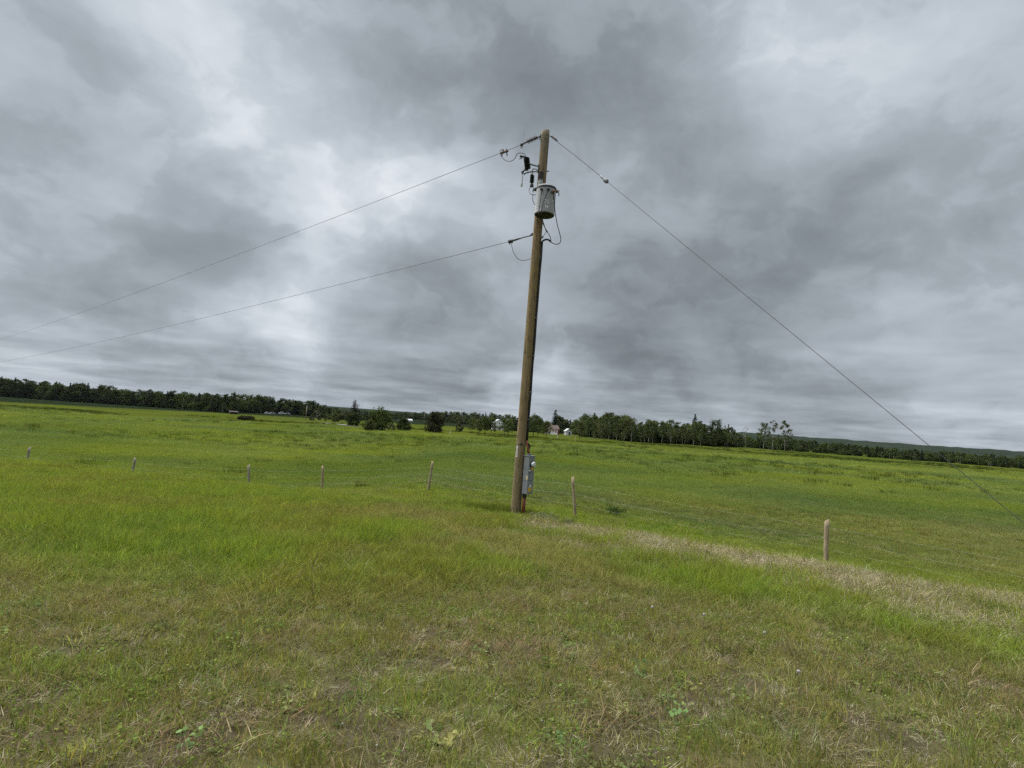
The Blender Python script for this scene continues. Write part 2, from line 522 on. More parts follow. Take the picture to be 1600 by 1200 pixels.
def zones(x, y):
    """cover of the ground at a place: bare/short, lush, dry, and the colour of its grass"""
    x = np.asarray(x, float); y = np.asarray(y, float)
    d = np.hypot(x, y)
    n1 = fbm(x * .55, y * .55, 21, 4); n2 = fbm(x * 1.7, y * 1.7, 31, 3); n3 = fbm(x * .12, y * .12, 41, 4); nf = fbm(x * .045, y * .10, 51, 4); ng = fbm(x * .11 + 9, y * .26, 55, 3)
    s = bank_s(x, y)
    sd, al = strip_dist(x, y)
    wid = .25 + .30 * al
    dry = sstep(wid * 1.5, wid * .35, sd + (n2 - .5) * 1.6 + (n1 - .5) * 1.6)
    dry = np.maximum(dry, .65 * sstep(.9, .2, np.abs(s + 1.3 + (n1 - .5) * 2.0)) * sstep(1.0, -3, x) * sstep(-16, -9, x))  # straw along the left crest
    # edge of the trodden, short turf in front
    edge = 6.3 + 1.2 * np.sin(x * .55 + .4) - 1.5 * sstep(.8, 3.2, x) + (n1 - .5) * 2.6
    short = sstep(edge + 1.1, edge - .9, y)
    lush = (1 - short) * (1 - dry) * sstep(10, 2, s)
    brown = sstep(.46, .60, fbm(x * .32 + 3, y * .32, 61, 4)) * sstep(-5.2, -2.0, x) * sstep(2.6, .6, x) * sstep(17, 13, y)
    green = np.stack([.100 + .03 * (n1 - .5), .132 + .04 * (n1 - .5), .014 + 0 * x], -1)
    lus = np.stack([.088 + .05 * (n2 - .5), .138 + .05 * (n2 - .5), .012 + 0 * x], -1)
    bro = np.array([.135, .115, .038])
    shortc = np.stack([.110 + .035 * (n2 - .5), .112 + .025 * (n1 - .5), .032 + .02 * (n2 - .5)], -1)
    dryc = np.array([.285, .225, .125])
    fld = np.stack([.094 + .085 * (nf - .5) + .045 * (ng - .5), .121 + .075 * (nf - .5) + .045 * (ng - .5), .020 + .025 * (n3 - .5)], -1)
    c = green
    wf = sstep(0, 8, s)[..., None]
    c = c * (1 - wf) + fld * wf
    wl = (lush * sstep(.35, .62, n1 + .12 * (x > 0)))[..., None]
    c = c * (1 - wl) + lus * wl
    c = c * (1 - .45 * brown[..., None]) + bro * .45 * brown[..., None]
    c = c * (1 - short[..., None]) + shortc * short[..., None]
    return dict(short=short, lush=lush, dry=dry, brown=brown, col=c, dryc=dryc, s=s, d=d, n1=n1, n2=n2)

def spaced(lim, fine, n):
    k = np.linspace(-1, 1, n)
    a = np.arcsinh(lim / fine)
    return np.sinh(k * a) * fine
def build_ground():
    gx = np.unique(np.concatenate([spaced(9000, 9, 220), np.arange(-16, 16, .2)]))
    gy = np.unique(np.concatenate([-np.geomspace(.5, 2500, 26), np.arange(0, 26, .2), np.geomspace(26, 12000, 150)]))
    X, Y = np.meshgrid(gx, gy)
    Z = height(X, Y)
    z = zones(X, Y)
    col = z['col'] * .8
    dw = (z['dry'] * .8)[..., None]
    col = col * (1 - dw) + np.array([.17, .135, .08]) * dw
    soil = (z['short'] * sstep(.5, .62, fbm(X * 2.2, Y * 2.2, 71, 4)))[..., None]
    col = col * (1 - .75 * z['short'][..., None]) + np.array([.108, .100, .052]) * .75 * z['short'][..., None]
    col = col * (1 - soil * .7) + np.array([.060, .046, .034]) * soil * .7
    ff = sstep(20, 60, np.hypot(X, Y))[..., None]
    col = col * (1 - ff * .22)  # self-shade of the grass blades put into the ground colour with distance
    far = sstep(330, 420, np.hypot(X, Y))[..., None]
    col = col * (1 - far) + np.array([.014, .021, .010]) * far  # dark forest colour, deepened to stand in for the trees' missing self-shadow
    ny, nx = X.shape
    vs = np.stack([X, Y, Z], -1).reshape(-1, 3)
    i = np.arange(ny - 1)[:, None] * nx + np.arange(nx - 1)[None, :]
    fs = np.stack([i, i + 1, i + 1 + nx, i + nx], -1).reshape(-1, 4)
    me = bpy.data.meshes.new('ground')
    me.vertices.add(len(vs)); me.vertices.foreach_set('co', vs.ravel())
    me.loops.add(fs.size); me.loops.foreach_set('vertex_index', fs.ravel().astype(np.int32))
    me.polygons.add(len(fs)); me.polygons.foreach_set('loop_start', np.arange(0, fs.size, 4, dtype=np.int32))
    me.polygons.foreach_set('use_smooth', np.ones(len(fs), bool))
    me.update(); me.validate()
    at = me.attributes.new('zone', 'FLOAT_VECTOR', 'POINT')
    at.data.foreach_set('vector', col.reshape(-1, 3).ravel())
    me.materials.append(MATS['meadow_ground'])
    o = bpy.data.objects.new('ground', me); COL.objects.link(o)
    kind(o, 'structure')
build_ground()

def build_hills():
    # low wooded ridge on the horizon
    ang = np.radians(np.linspace(-62, 62, 260))
    rows = [(2300, 0), (2600, .35), (2900, .8), (3200, 1.0), (3900, .8)]
    V, Fc = [], []
    prof = -8 + 8 * fbm(ang * 3.0 + 4, ang * 0, 81, 4) + 4 * (fbm(ang * 60, ang * 0, 82, 3) - .5)
    prof = prof + 30 * sstep(.26, .42, ang)
    for r, k in rows:
        for j, a in enumerate(ang):
            hz = -22 + k * (prof[j] + 22) + (4 * (_hash(np.array([j]), np.array([int(r)]), 9)[0] - .5) if k else 0)
            V.append((r * sin(a), r * cos(a), hz))
    n = len(ang)
    for i in range(len(rows) - 1):
        for j in range(n - 1):
            Fc.append((i * n + j, i * n + j + 1, (i + 1) * n + j + 1, (i + 1) * n + j))
    mb = MB(); mb.add(V, Fc)
    kind(mb.build('hills', 'forest_hill', smooth=True), 'structure')
build_hills()

def build_track():
    pts = [ground_hit(506, 660.5), ground_hit(530, 663), ground_hit(552, 666), ground_hit(573, 668), ground_hit(600, 671)]
    pts = curve_pts(pts, 6)
    mb = MB(); vs, fs = [], []
    for i, p in enumerate(pts):
        t = (pts[min(i + 1, len(pts) - 1)] - pts[max(i - 1, 0)]); t.z = 0; t.normalize()
        nrm = Vector((-t.y, t.x, 0))
        for k in (-1, 0, 1):
            q = p + nrm * k * 1.3
            vs.append((q.x, q.y, gz(q.x, q.y) + .07))
    for i in range(len(pts) - 1):
        for k in (0, 1):
            a = i * 3 + k
            fs.append((a, a + 1, a + 4, a + 3))
    mb.add(vs, fs)
    kind(mb.build('gravel_track', 'track_gravel'), 'structure')
build_track()

# ------------------------------------------------------------------ plants: prototypes (kept out of the scene, instanced or copied)
def proto_mesh(name, V, Fa, bv, mat):
    me = bpy.data.meshes.new(name)
    me.from_pydata([tuple(p) for p in V], [], Fa)
    at = me.attributes.new('bv', 'FLOAT', 'POINT')
    at.data.foreach_set('value', np.asarray(bv, np.float32))
    me.materials.append(MATS[mat])
    return me

def tuft(rad, n, h0, h1, w, bend, seg=3, rng=None, flop=0.0):
    rng = rng or random
    V, Fa, B = [], [], []
    for _ in range(n):
        a = rng.uniform(0, 2 * pi); r = rad * math.sqrt(rng.random())
        bx, by = r * cos(a), r * sin(a)
        az = a + rng.gauss(0, 1.0)
        h = rng.uniform(h0, h1); bd = bend * rng.uniform(.3, 1.4)
        lean = rng.uniform(0, .35) + (rng.uniform(.5, 1.3) if rng.random() < flop else 0)
        dx, dy = cos(az), sin(az)
        fa = rng.uniform(0, pi)
        px, py = cos(fa) * w * rng.uniform(.6, 1.2) / 2, sin(fa) * w / 2
        b = rng.random(); o = len(V)
        x = z = 0.0; th = lean
        L = h / seg
        for k in range(seg + 1):
            t = k / seg
            ww = 1 - t ** 1.6 * .95
            cx, cy, cz = bx + dx * x, by + dy * x, z - .01
            V.append((cx - px * ww, cy - py * ww, cz)); V.append((cx + px * ww, cy + py * ww, cz)); B += [b, b]
            x += sin(th) * L; z += cos(th) * L; th += bd / seg * (1 + t)
            z = max(z, .004)
        for k in range(seg):
            i = o + 2 * k
            Fa.append((i, i + 1, i + 3, i + 2))
    return V, Fa, B

def rosette(n, rad, leaf, h, rng):
    V, Fa, B = [], [], []
    for _ in range(n):
        a = rng.uniform(0, 2 * pi); r = rad * math.sqrt(rng.random())
        c = Vector((r * cos(a), r * sin(a), rng.uniform(.15, 1) * h))
        u = Vector((rng.gauss(0, 1), rng.gauss(0, 1), rng.gauss(0, .35))).normalized()
        v = u.cross(Vector((rng.gauss(0, .3), rng.gauss(0, .3), 1))).normalized()
        s = leaf * rng.uniform(.6, 1.2); b = rng.random(); o = len(V)
        for (p, q) in ((-.5, 0), (-.2, .38), (.25, .36), (.5, 0), (.25, -.36), (-.2, -.38)):
            V.append(c + u * p * s + v * q * s); B.append(b)
        Fa.append(tuple(range(o, o + 6)))
    return V, Fa, B

def make_collection(name, meshes):
    c = bpy.data.collections.new(name)
    for k, me in enumerate(meshes):
        c.objects.link(bpy.data.objects.new(name, me))
    return c

def scatter(name, label, cat, coll, pos, rot, scl, tint, idx, link=True):
    """one stuff object: a cloud of points that a geometry-node tree turns into plants"""
    me = bpy.data.meshes.new(name)
    me.vertices.add(len(pos)); me.vertices.foreach_set('co', np.asarray(pos, np.float32).ravel())
    for nm, arr in (('rot', rot), ('scl', scl), ('tint', tint)):
        at = me.attributes.new(nm, 'FLOAT_VECTOR', 'POINT'); at.data.foreach_set('vector', np.asarray(arr, np.float32).ravel())
    at = me.attributes.new('idx', 'INT', 'POINT'); at.data.foreach_set('value', np.asarray(idx, np.int32))
    o = bpy.data.objects.new(name, me); COL.objects.link(o)
    g = bpy.data.node_groups.new(name, 'GeometryNodeTree')
    g.interface.new_socket('Geometry', in_out='INPUT', socket_type='NodeSocketGeometry')
    g.interface.new_socket('Geometry', in_out='OUTPUT', socket_type='NodeSocketGeometry')
    gi = g.nodes.new('NodeGroupInput'); go = g.nodes.new('NodeGroupOutput')
    iop = g.nodes.new('GeometryNodeInstanceOnPoints')
    ci = g.nodes.new('GeometryNodeCollectionInfo'); ci.inputs['Collection'].default_value = coll
    ci.inputs['Separate Children'].default_value = True; ci.inputs['Reset Children'].default_value = True
    def na(nm, dt):
        n = g.nodes.new('GeometryNodeInputNamedAttribute'); n.data_type = dt; n.inputs['Name'].default_value = nm
        return n.outputs['Attribute']
    L = g.links.new
    L(gi.outputs[0], iop.inputs['Points']); L(ci.outputs[0], iop.inputs['Instance'])
    iop.inputs['Pick Instance'].default_value = True
    L(na('idx', 'INT'), iop.inputs['Instance Index'])
    L(na('rot', 'FLOAT_VECTOR'), iop.inputs['Rotation']); L(na('scl', 'FLOAT_VECTOR'), iop.inputs['Scale'])
    L(iop.outputs[0], go.inputs[0])
    o.modifiers.new('plants', 'NODES').node_group = g
    kind(o, 'stuff', label, cat)
    return o

def wedge(n, y0, y1, slope=1.05, pad=1.5):
    """random points over the ground in front, evenly spread"""
    m = int(n * 1.02)
    u = RNG.random(m * 2)
    y = np.sqrt(y0 ** 2 + (y1 ** 2 - y0 ** 2) * u)
    x = (RNG.random(m * 2) * 2 - 1) * (slope * y + pad)
    return x[:n], y[:n]

def place(x, y, tint, smin, smax, nvar, tilt=.12, zscale=None):
    n = len(x)
    pos = np.stack([x, y, height(x, y)], -1)
    rot = np.stack([RNG.normal(0, tilt, n), RNG.normal(0, tilt, n), RNG.random(n) * 2 * pi], -1)
    s = RNG.uniform(smin, smax, n)
    scl = np.stack([s, s, s * (zscale if zscale is not None else 1)], -1)
    return pos, rot, scl, tint, RNG.integers(0, nvar, n)

def cat_place(*ps): return [np.concatenate([p[k] for p in ps]) for k in range(5)]

def build_grass():
    rng = random.Random(5)
    tall = make_collection('grass_tuft', [proto_mesh('grass_tuft', *tuft(.13, 46, .12, .30, .0060, .8, 3, rng), 'grass_blade') for _ in range(5)])
    short = make_collection('short_tuft', [proto_mesh('short_tuft', *tuft(.09, 34, .025, .085, .0042, 1.0, 2, rng, .25), 'grass_blade') for _ in range(5)])
    dry = make_collection('straw_tuft', [proto_mesh('straw_tuft', *tuft(.13, 34, .08, .26, .0050, 1.6, 4, rng, .55), 'dry_blade') for _ in range(5)])
    litter = make_collection('straw_litter', [proto_mesh('straw_litter', *tuft(.10, 22, .03, .13, .0038, .7, 3, rng, 1.0), 'dry_blade') for _ in range(4)])
    clov = make_collection('clover', [proto_mesh('clover', *rosette(20, .085, .017, .045, rng), 'broad_leaf') for _ in range(4)])
    clump = make_collection('grass_clump', [proto_mesh('grass_clump', *tuft(.34, 70, .12, .30, .013, .7, 2, rng), 'pasture_blade') for _ in range(5)])

    def jit(c, n, a=.18, h=.10):
        k = 1 + RNG.normal(0, a, n)[:, None]
        c = c * np.clip(k, .5, 1.6)
        c = c.copy(); c[:, 0] *= 1 + RNG.normal(0, h, n)
        return np.clip(c, .003, .6)

    # ---- tall green grass, from the edge of the short turf to past the fence
    P = []
    for (y0, y1, n) in ((2.6, 9, 10000), (9, 17, 20000), (17, 30, 20000)):
        x, y = wedge(n, y0, y1)
        z = zones(x, y)
        keep = RNG.random(n) < np.clip(.30 * z['short'] + (1 - z['short']) * (1 - .85 * z['dry']) * (1 - .35 * z['brown']), 0, 1)
        x, y = x[keep], y[keep]; z = zones(x, y)
        t = jit(z['col'] * np.array([2.10, 1.84, 3.4]), len(x))
        zs = (.40 + .5 * z['n1'] + .25 * (z['n2'] > .55)) * (.45 + .55 * sstep(3.5, 9.5, y)) * np.where(z['s'] > 2, .72, 1.0) * (1 - .5 * z['short']) * (1 - .25 * z['brown']) * (1 - .6 * np.exp(-((x - PX) ** 2 + (y - 14.5) ** 2) / .9))
        P.append(place(x, y, t, .85, 1.35, 5, .12, zs))
    # a thicker ring of uncut grass round the foot of the pole
    x = RNG.normal(PX - .55, .75, 1000); y = RNG.normal(POLE_Y + .12, .30, 1000)
    keep = (np.hypot(x - PX, y - POLE_Y) > .17) & ~((np.abs(x - PX - .05) < .38) & (y < POLE_Y)); x, y = x[keep], y[keep]
    t = jit(np.tile(np.array([[.110, .145, .024]]), (len(x), 1)), len(x))
    P.append(place(x, y, t, .8, 1.2, 5, .15, RNG.uniform(.6, 1.15, len(x))))
    scatter('tall_grass', 'tall green grass growing round the pole and along the fence', 'grass', tall, *cat_place(*P))

    # ---- short turf in front
    x, y = wedge(27000, 2.1, 9.5)
    z = zones(x, y)
    bare = sstep(.50, .60, fbm(x * 2.2, y * 2.2, 71, 4))
    keep = RNG.random(len(x)) < np.clip(z['short'] * (1 - .66 * bare) * (1 - .22 * sstep(4.6, 3.2, y)) + .10, 0, 1)
    x, y = x[keep], y[keep]; z = zones(x, y)
    t = jit(z['col'] * np.array([2.1, 2.3, 2.3]), len(x), .25, .12)
    g = RNG.random(len(x)) < .30
    t[g] = jit(np.tile(np.array([[.180, .215, .050]]), (int(g.sum()), 1)), int(g.sum()))
    scatter('short_grass', 'short patchy grass with bare soil in the foreground', 'grass', short, *place(x, y, t, .7, 1.45, 5, .2, RNG.uniform(.6, 1.5, len(x))))

    # ---- dead straw: along the ditch, on the crest, and lying in the turf
    P = []
    x, y = wedge(90000, 6, 24)
    z = zones(x, y)
    keep = RNG.random(len(x)) < np.clip(z['dry'] * (.52 + .6 * z['n2']) + .012, 0, 1)
    x, y = x[keep], y[keep]
    t = jit(np.tile(np.array([[.365, .325, .220]]), (len(x), 1)), len(x), .25, .06)
    P.append(place(x, y, t, .7, 1.25, 5, .2, RNG.uniform(.5, 1.0, len(x))))
    x, y = wedge(3200, 2.2, 9)
    t = jit(np.tile(np.array([[.40, .365, .26]]), (len(x), 1)), len(x), .25, .06)
    P.append(place(x, y, t, .22, .55, 5, .3, RNG.uniform(.4, .9, len(x))))
    scatter('dry_grass', 'dead straw coloured grass along the ditch and among the turf', 'grass', dry, *cat_place(*P))
    x, y = wedge(14000, 2.1, 9.5)
    z = zones(x, y)
    keep = RNG.random(len(x)) < np.clip(z['short'] * (.45 + .5 * z['n2']) + .08, 0, 1)
    x, y = x[keep], y[keep]
    t = jit(np.tile(np.array([[.345, .315, .225]]), (len(x), 1)), len(x), .35, .06)
    scatter('straw_litter', 'thin layer of dead straw lying between the short grass', 'straw', litter, *place(x, y, t, .45, .95, 4, .25, RNG.uniform(.3, .8, len(x))))

    # ---- clover and other small broad leaves
    x, y = wedge(13000, 2.1, 9)
    z = zones(x, y)
    cl = sstep(.50, .60, fbm(x * .9 + 7, y * .9, 91, 4))
    keep = RNG.random(len(x)) < np.clip(z['short'] * cl * .9 + .02, 0, 1)
    x, y = x[keep], y[keep]
    t = jit(np.tile(np.array([[.130, .175, .040]]), (len(x), 1)), len(x), .25, .10)
    scatter('clover', 'patches of small leaved clover in the short turf', 'clover', clov, *place(x, y, t, .6, 1.2, 4, .2))

    # ---- broad leaved rosettes
    bl = make_collection('broadleaf', [proto_mesh('broadleaf', *rosette(18, .075, .030, .045, rng), 'broad_leaf') for _ in range(4)])
    x, y = wedge(1500, 2.1, 8.0)
    z = zones(x, y)
    keep = RNG.random(len(x)) < z['short'] * sstep(.48, .58, fbm(x * .8 + 31, y * .8, 95, 3)) * .8
    x, y = x[keep], y[keep]
    t = jit(np.tile(np.array([[.165, .205, .075]]), (len(x), 1)), len(x), .25, .12)
    scatter('broadleaf_weeds', 'low broad leaved weeds scattered through the short turf', 'weeds', bl, *place(x, y, t, .5, 1.1, 4, .2))

    # ---- pasture beyond the fence
    P = []
    for (y0, y1, n, sm) in ((26, 52, 22000, 1.2), (52, 130, 26000, 2.3)):
        x, y = wedge(n, y0, y1, 1.0)
        keep = bank_s(x, y) > 2
        x, y = x[keep], y[keep]; z = zones(x, y)
        t = jit(z['col'] * np.array([2.0, 2.04, 3.0]), len(x), .06, .04)
        zs = RNG.uniform(.35, .75, len(x)) / sm ** .6
        P.append(place(x, y, t, .8 * sm, 1.3 * sm, 5, .1, zs))
    # darker tussocks the cattle leave standing
    x, y = wedge(12000, 21, 190, 1.0)
    keep = (bank_s(x, y) > 3) & (RNG.random(len(x)) < sstep(.44, .62, fbm(x * .06, y * .06, 101, 3)) * np.clip(y / 80, .22, 1) * .8)
    x, y = x[keep], y[keep]
    t = jit(np.tile(np.array([[.052, .072, .016]]), (len(x), 1)), len(x), .2, .08)
    P.append(place(x, y, t, .9, 2.3, 5, .1, RNG.uniform(.7, 1.2, len(x))))
    scatter('pasture_grass', 'grazed green pasture with darker tussocks beyond the fence', 'grass', clump, *cat_place(*P))

POLE_Y = 15.0
_b = PP(805.5, 803, POLE_Y); _t = PP(852.5, 204, POLE_Y)
PX = _b.x
build_grass()

# ------------------------------------------------------------------ utility pole
FOOT = gz(PX, POLE_Y)
TOPZ = _t.z
def pole_axis(z):
    k = (z - _b.z) / (_t.z - _b.z)
    return Vector((_b.x + (_t.x - _b.x) * k, POLE_Y, z))
def pole_r(z):
    k = (z - FOOT) / (TOPZ - FOOT)
    return .137 - .017 * k
def pole_shaft(mb, axis, z0, z1, seg=28, rings=70):
    vs, fs = [], []
    for i in range(rings + 1):
        z = z0 + (z1 - z0) * i / rings
        c = axis(z); r = pole_r(z)
        for k in range(seg):
            a = 2 * pi * k / seg
            rr = r * (1 + .018 * (vnoise(np.array([k * .9]), np.array([i * .35]), 5)[0] - .5) + .02 * (vnoise(np.array([3.1]), np.array([i * .25]), 8)[0] - .5))
            if i == rings: rr *= .93
            vs.append((c.x + cos(a) * rr, c.y + sin(a) * rr, z + (.03 * sin(a * 1.0 + .6) if i == rings else 0)))
    for i in range(rings):
        for k in range(seg):
            k2 = (k + 1) % seg
            fs.append((i * seg + k, i * seg + k2, (i + 1) * seg + k2, (i + 1) * seg + k))
    fs.append(tuple(rings * seg + k for k in range(seg)))
    mb.add(vs, fs)

def surf(z, ang, off=0.0):
    """point on the pole's skin; ang 0 = towards the camera, + = to the right"""
    c = pole_axis(z); r = pole_r(z) + off
    return Vector((c.x + sin(ang) * r, c.y - cos(ang) * r, z))

def z_at(py, y=POLE_Y, px=None):
    return PP(px if px is not None else 805.5 + (803 - py) * 47 / 599, py, y).z

def sheds(mb, base, axis, L, rc, rs, n, seg=14):
    prof = [(rc, 0)]
    for k in range(n):
        h = L * (k + .5) / n
        prof += [(rc, h - L * .30 / n), (rs, h - L * .05 / n), (rs, h + L * .06 / n), (rc, h + L * .16 / n)]
    prof += [(rc, L)]
    mb.lathe(prof, base, axis, seg)

def tube_thing(name, label, cat, pts, r, mat, seg=6, group=None):
    o = MB().tube(pts, r, seg).build(name, mat, smooth=True)
    return tag(o, label, cat, group)

def build_pole():
    t = thing('utility_pole', 'tall weathered brown wooden utility pole leaning slightly right beside the fence', 'utility pole', (PX, POLE_Y, FOOT))
    mb = MB(); pole_shaft(mb, pole_axis, FOOT - .5, TOPZ)
    mb.build('shaft', 'pole_wood', t, smooth=True)
    # through bolts
    for py, side in ((267, 1), (218, -1)):
        z = z_at(py)
        c = pole_axis(z)
        r = pole_r(z)
        b = MB().tube([c + Vector((side * (r - .02), 0, 0)), c + Vector((side * (r + .07), -.01, 0))], .011, 8)
        b.lathe([(.028, 0), (.028, .012)], c + Vector((side * (r + .012), 0, 0)), (side, 0, 0), 8)
        b.build('through_bolt', 'dark_steel', t)
    # staple and number plate low on the left
    z = z_at(694)
    MB().tube([surf(z + .0, -.75, .006), surf(z - .005, -.35, .009), surf(z, .02, .012)], .007, 6).lathe([(.032, 0), (.032, .02)], surf(z + .01, .05, -.004), (sin(.05), -cos(.05), 0), 10).build('nail_bracket', 'dark_steel', t)
    z0, z1 = z_at(714), z_at(697)
    vs, fs = [], []
    n = 5
    for i in range(n + 1):
        a = -.98 + (.42) * i / n
        vs += [surf(z0, a, .008), surf(z1, a, .008), surf(z0, a, .004), surf(z1, a, .004)]
    for i in range(n):
        o = i * 4
        fs += [(o, o + 4, o + 5, o + 1), (o + 2, o + 3, o + 7, o + 6), (o, o + 2, o + 6, o + 4), (o + 1, o + 5, o + 7, o + 3)]
    fs += [(0, 1, 3, 2), (n * 4, n * 4 + 2, n * 4 + 3, n * 4 + 1)]
    pl = MB().add(vs, fs).build('number_plate', 'white_plastic', t)
    for k in range(5):
        mk = MB()
        zz = z1 - (z1 - z0) * (.14 + .155 * k)
        a0, a1 = -.88 + .03 * (k % 2), -.66
        mk.add([surf(zz, a0, .0105), surf(zz, a1, .0105), surf(zz - .026, a1, .0105), surf(zz - .026, a0, .0105)], [(0, 1, 2, 3)])
        mk.build('plate_print', 'print_grey', pl)
build_pole()

def build_transformer():
    cy = POLE_Y - .46
    top = PP(854.5, 296, cy); bot = PP(849.3, 336.5, cy)
    R = .283
    H = top.z - bot.z
    c = Vector((top.x * .5 + bot.x * .5, cy, bot.z))
    t = thing('transformer', 'grey cylindrical pole transformer with white number on its tank', 'transformer', tuple(c))
    MB().lathe([(R * .86, .004), (R * .94, .004), (R * .95, 0), (R * .985, .02), (R * .985, .055), (R * .97, .07), (R * .97, H - .03)], c, seg=40).build('tank', 'grey_paint', t, smooth=False)
    MB().lathe([(.02, -.006), (R * .93, -.006), (R * .93, .006), (.02, .006)], c, seg=40).build('bottom_plate', 'tank_bottom', t)
    MB().lathe([(R * .975, H - .035), (R * 1.03, H - .03), (R * 1.03, H + .005), (R * .975, H + .008)], c, seg=40).build('lid_band', 'dark_steel', t)
    lid = MB().lathe([(R * 1.01, H + .002), (R * 1.01, H + .014), (R * .93, H + .045), (R * .5, H + .075), (.01, H + .085)], c, seg=40).build('lid', 'grey_paint', t, smooth=False)
    # primary bushing standing on the lid
    bb = PP(843.8, 293.5, cy + .17)
    z1 = PP(843.8, 281.5, cy + .17).z; z2 = PP(843.8, 270, cy + .17).z
    MB().lathe([(.062, 0), (.062, z1 - bb.z)], (bb.x, cy + .17, bb.z), seg=18).build('bushing_neck', 'pale_grey', t, smooth=False)
    b = MB(); sheds(b, (bb.x, cy + .17, z1), (0, 0, 1), z2 - z1, .058, .088, 4, 18)
    pb = b.build('primary_bushing', 'grey_porcelain', t)
    MB().lathe([(.07, 0), (.07, .012), (.03, .02), (.022, .07)], (bb.x, cy + .17, z2), seg=12).build('terminal_cap', 'dark_steel', pb)
    # secondary bushings on the front
    for (px, py) in ((846.2, 295.6), (856.3, 296.2)):
        p = PP(px, py, cy - R)
        ang = math.atan2(p.x - c.x, .27)
        d = Vector((sin(ang), -cos(ang), 0))
        q = Vector((c.x, cy, p.z)) + d * R * .96
        MB().lathe([(.034, 0), (.040, .015), (.026, .03), (.036, .045), (.024, .06), (.016, .09)], q, d, 12).build('secondary_bushing', 'black_polymer', t)
    # brown tapped terminal and lug on the right of the front
    p = PP(860.5, 300, cy - R * .8); ang = .62
    d = Vector((sin(ang), -cos(ang), 0)); q = Vector((c.x, cy, p.z)) + d * R * .96
    s = MB().lathe([(.045, 0), (.052, .02), (.038, .035), (.046, .05), (.03, .07), (.018, .11)], q, d, 12)
    s.tube([q + d * .09 + Vector((-.05, 0, .02)), q + d * .10 + Vector((.13, .05, .035))], .018, 6)
    s.build('neutral_bushing', 'copper_dull', t)
    for sx, px, py in ((-1, 836, 296), (1, 868.5, 301)):
        z = PP(px, py, cy).z
        e = Vector((c.x + sx * R * .97, cy, z))
        h = MB().tube([e, e + Vector((sx * .07, 0, .015)), e + Vector((sx * .085, 0, -.03)), e + Vector((sx * .08, 0, -.09))], .014, 6)
        h.box(e + Vector((sx * .02, 0, .03)), (.05, .03, .03))
        h.build('lifting_lug', 'dark_steel', t)
    for kz in (.78, .2): MB().box((c.x, cy + R + .045, c.z + H * kz), (.16, .10, .10)).build('mounting_bracket', 'galvanised', t)
    # painted numbers
    def number(text, px, py, size, nm='rating_number'):
        cu = bpy.data.curves.new(nm, 'FONT'); cu.body = text; cu.size = size; cu.align_x = 'CENTER'
        tmp = bpy.data.objects.new(nm, cu); COL.objects.link(tmp)
        bpy.context.view_layer.update()
        me = tmp.to_mesh()
        a0 = math.asin(max(-.95, min(.95, (PP(px, py, cy - R).x - c.x) / R)))
        zc = PP(px, py, cy - R * .9).z
        vs = []
        for v in me.vertices:
            a = a0 + v.co.x * 1.0 / R
            vs.append((c.x + sin(a) * (R * .97 + .004), cy - cos(a) * (R * .97 + .004), zc + v.co.y - size * .35))
        fs = [tuple(p.vertices) for p in me.polygons]
        tmp.to_mesh_clear(); bpy.data.objects.remove(tmp); bpy.data.curves.remove(cu)
        MB().add(vs, fs).build(nm, 'letter_white', t)
    number('25', 854.5, 315, .155)
    mk = MB()      # the small unreadable line below: two short marks
    for px in (852.6, 855.6):
        a0 = math.asin((PP(px, 323, cy - R).x - c.x) / R); zc = PP(px, 323, cy - R * .9).z
        pts = []
        for dx, dz in ((-.017, -.032), (.017, -.032), (.017, .032), (-.017, .032)):
            a = a0 + dx / R
            pts.append((c.x + sin(a) * (R * .97 + .004), cy - cos(a) * (R * .97 + .004), zc + dz))
        mk.add(pts, [(0, 1, 2, 3)])
    mk.build('faded_marks', 'letter_white', t)
    a0 = .78; zc = PP(861, 318, cy).z; pts = []
    for dx, dz in ((-.02, -.018), (.02, -.018), (.02, .018), (-.02, .018)):
        a = a0 + dx / R; pts.append((c.x + sin(a) * (R * .97 + .004), cy - cos(a) * (R * .97 + .004), zc + dz))
    MB().add(pts, [(0, 1, 2, 3)]).build('paper_label', 'letter_white', t)
    return c, R, H
TC, TR, TH = build_transformer()

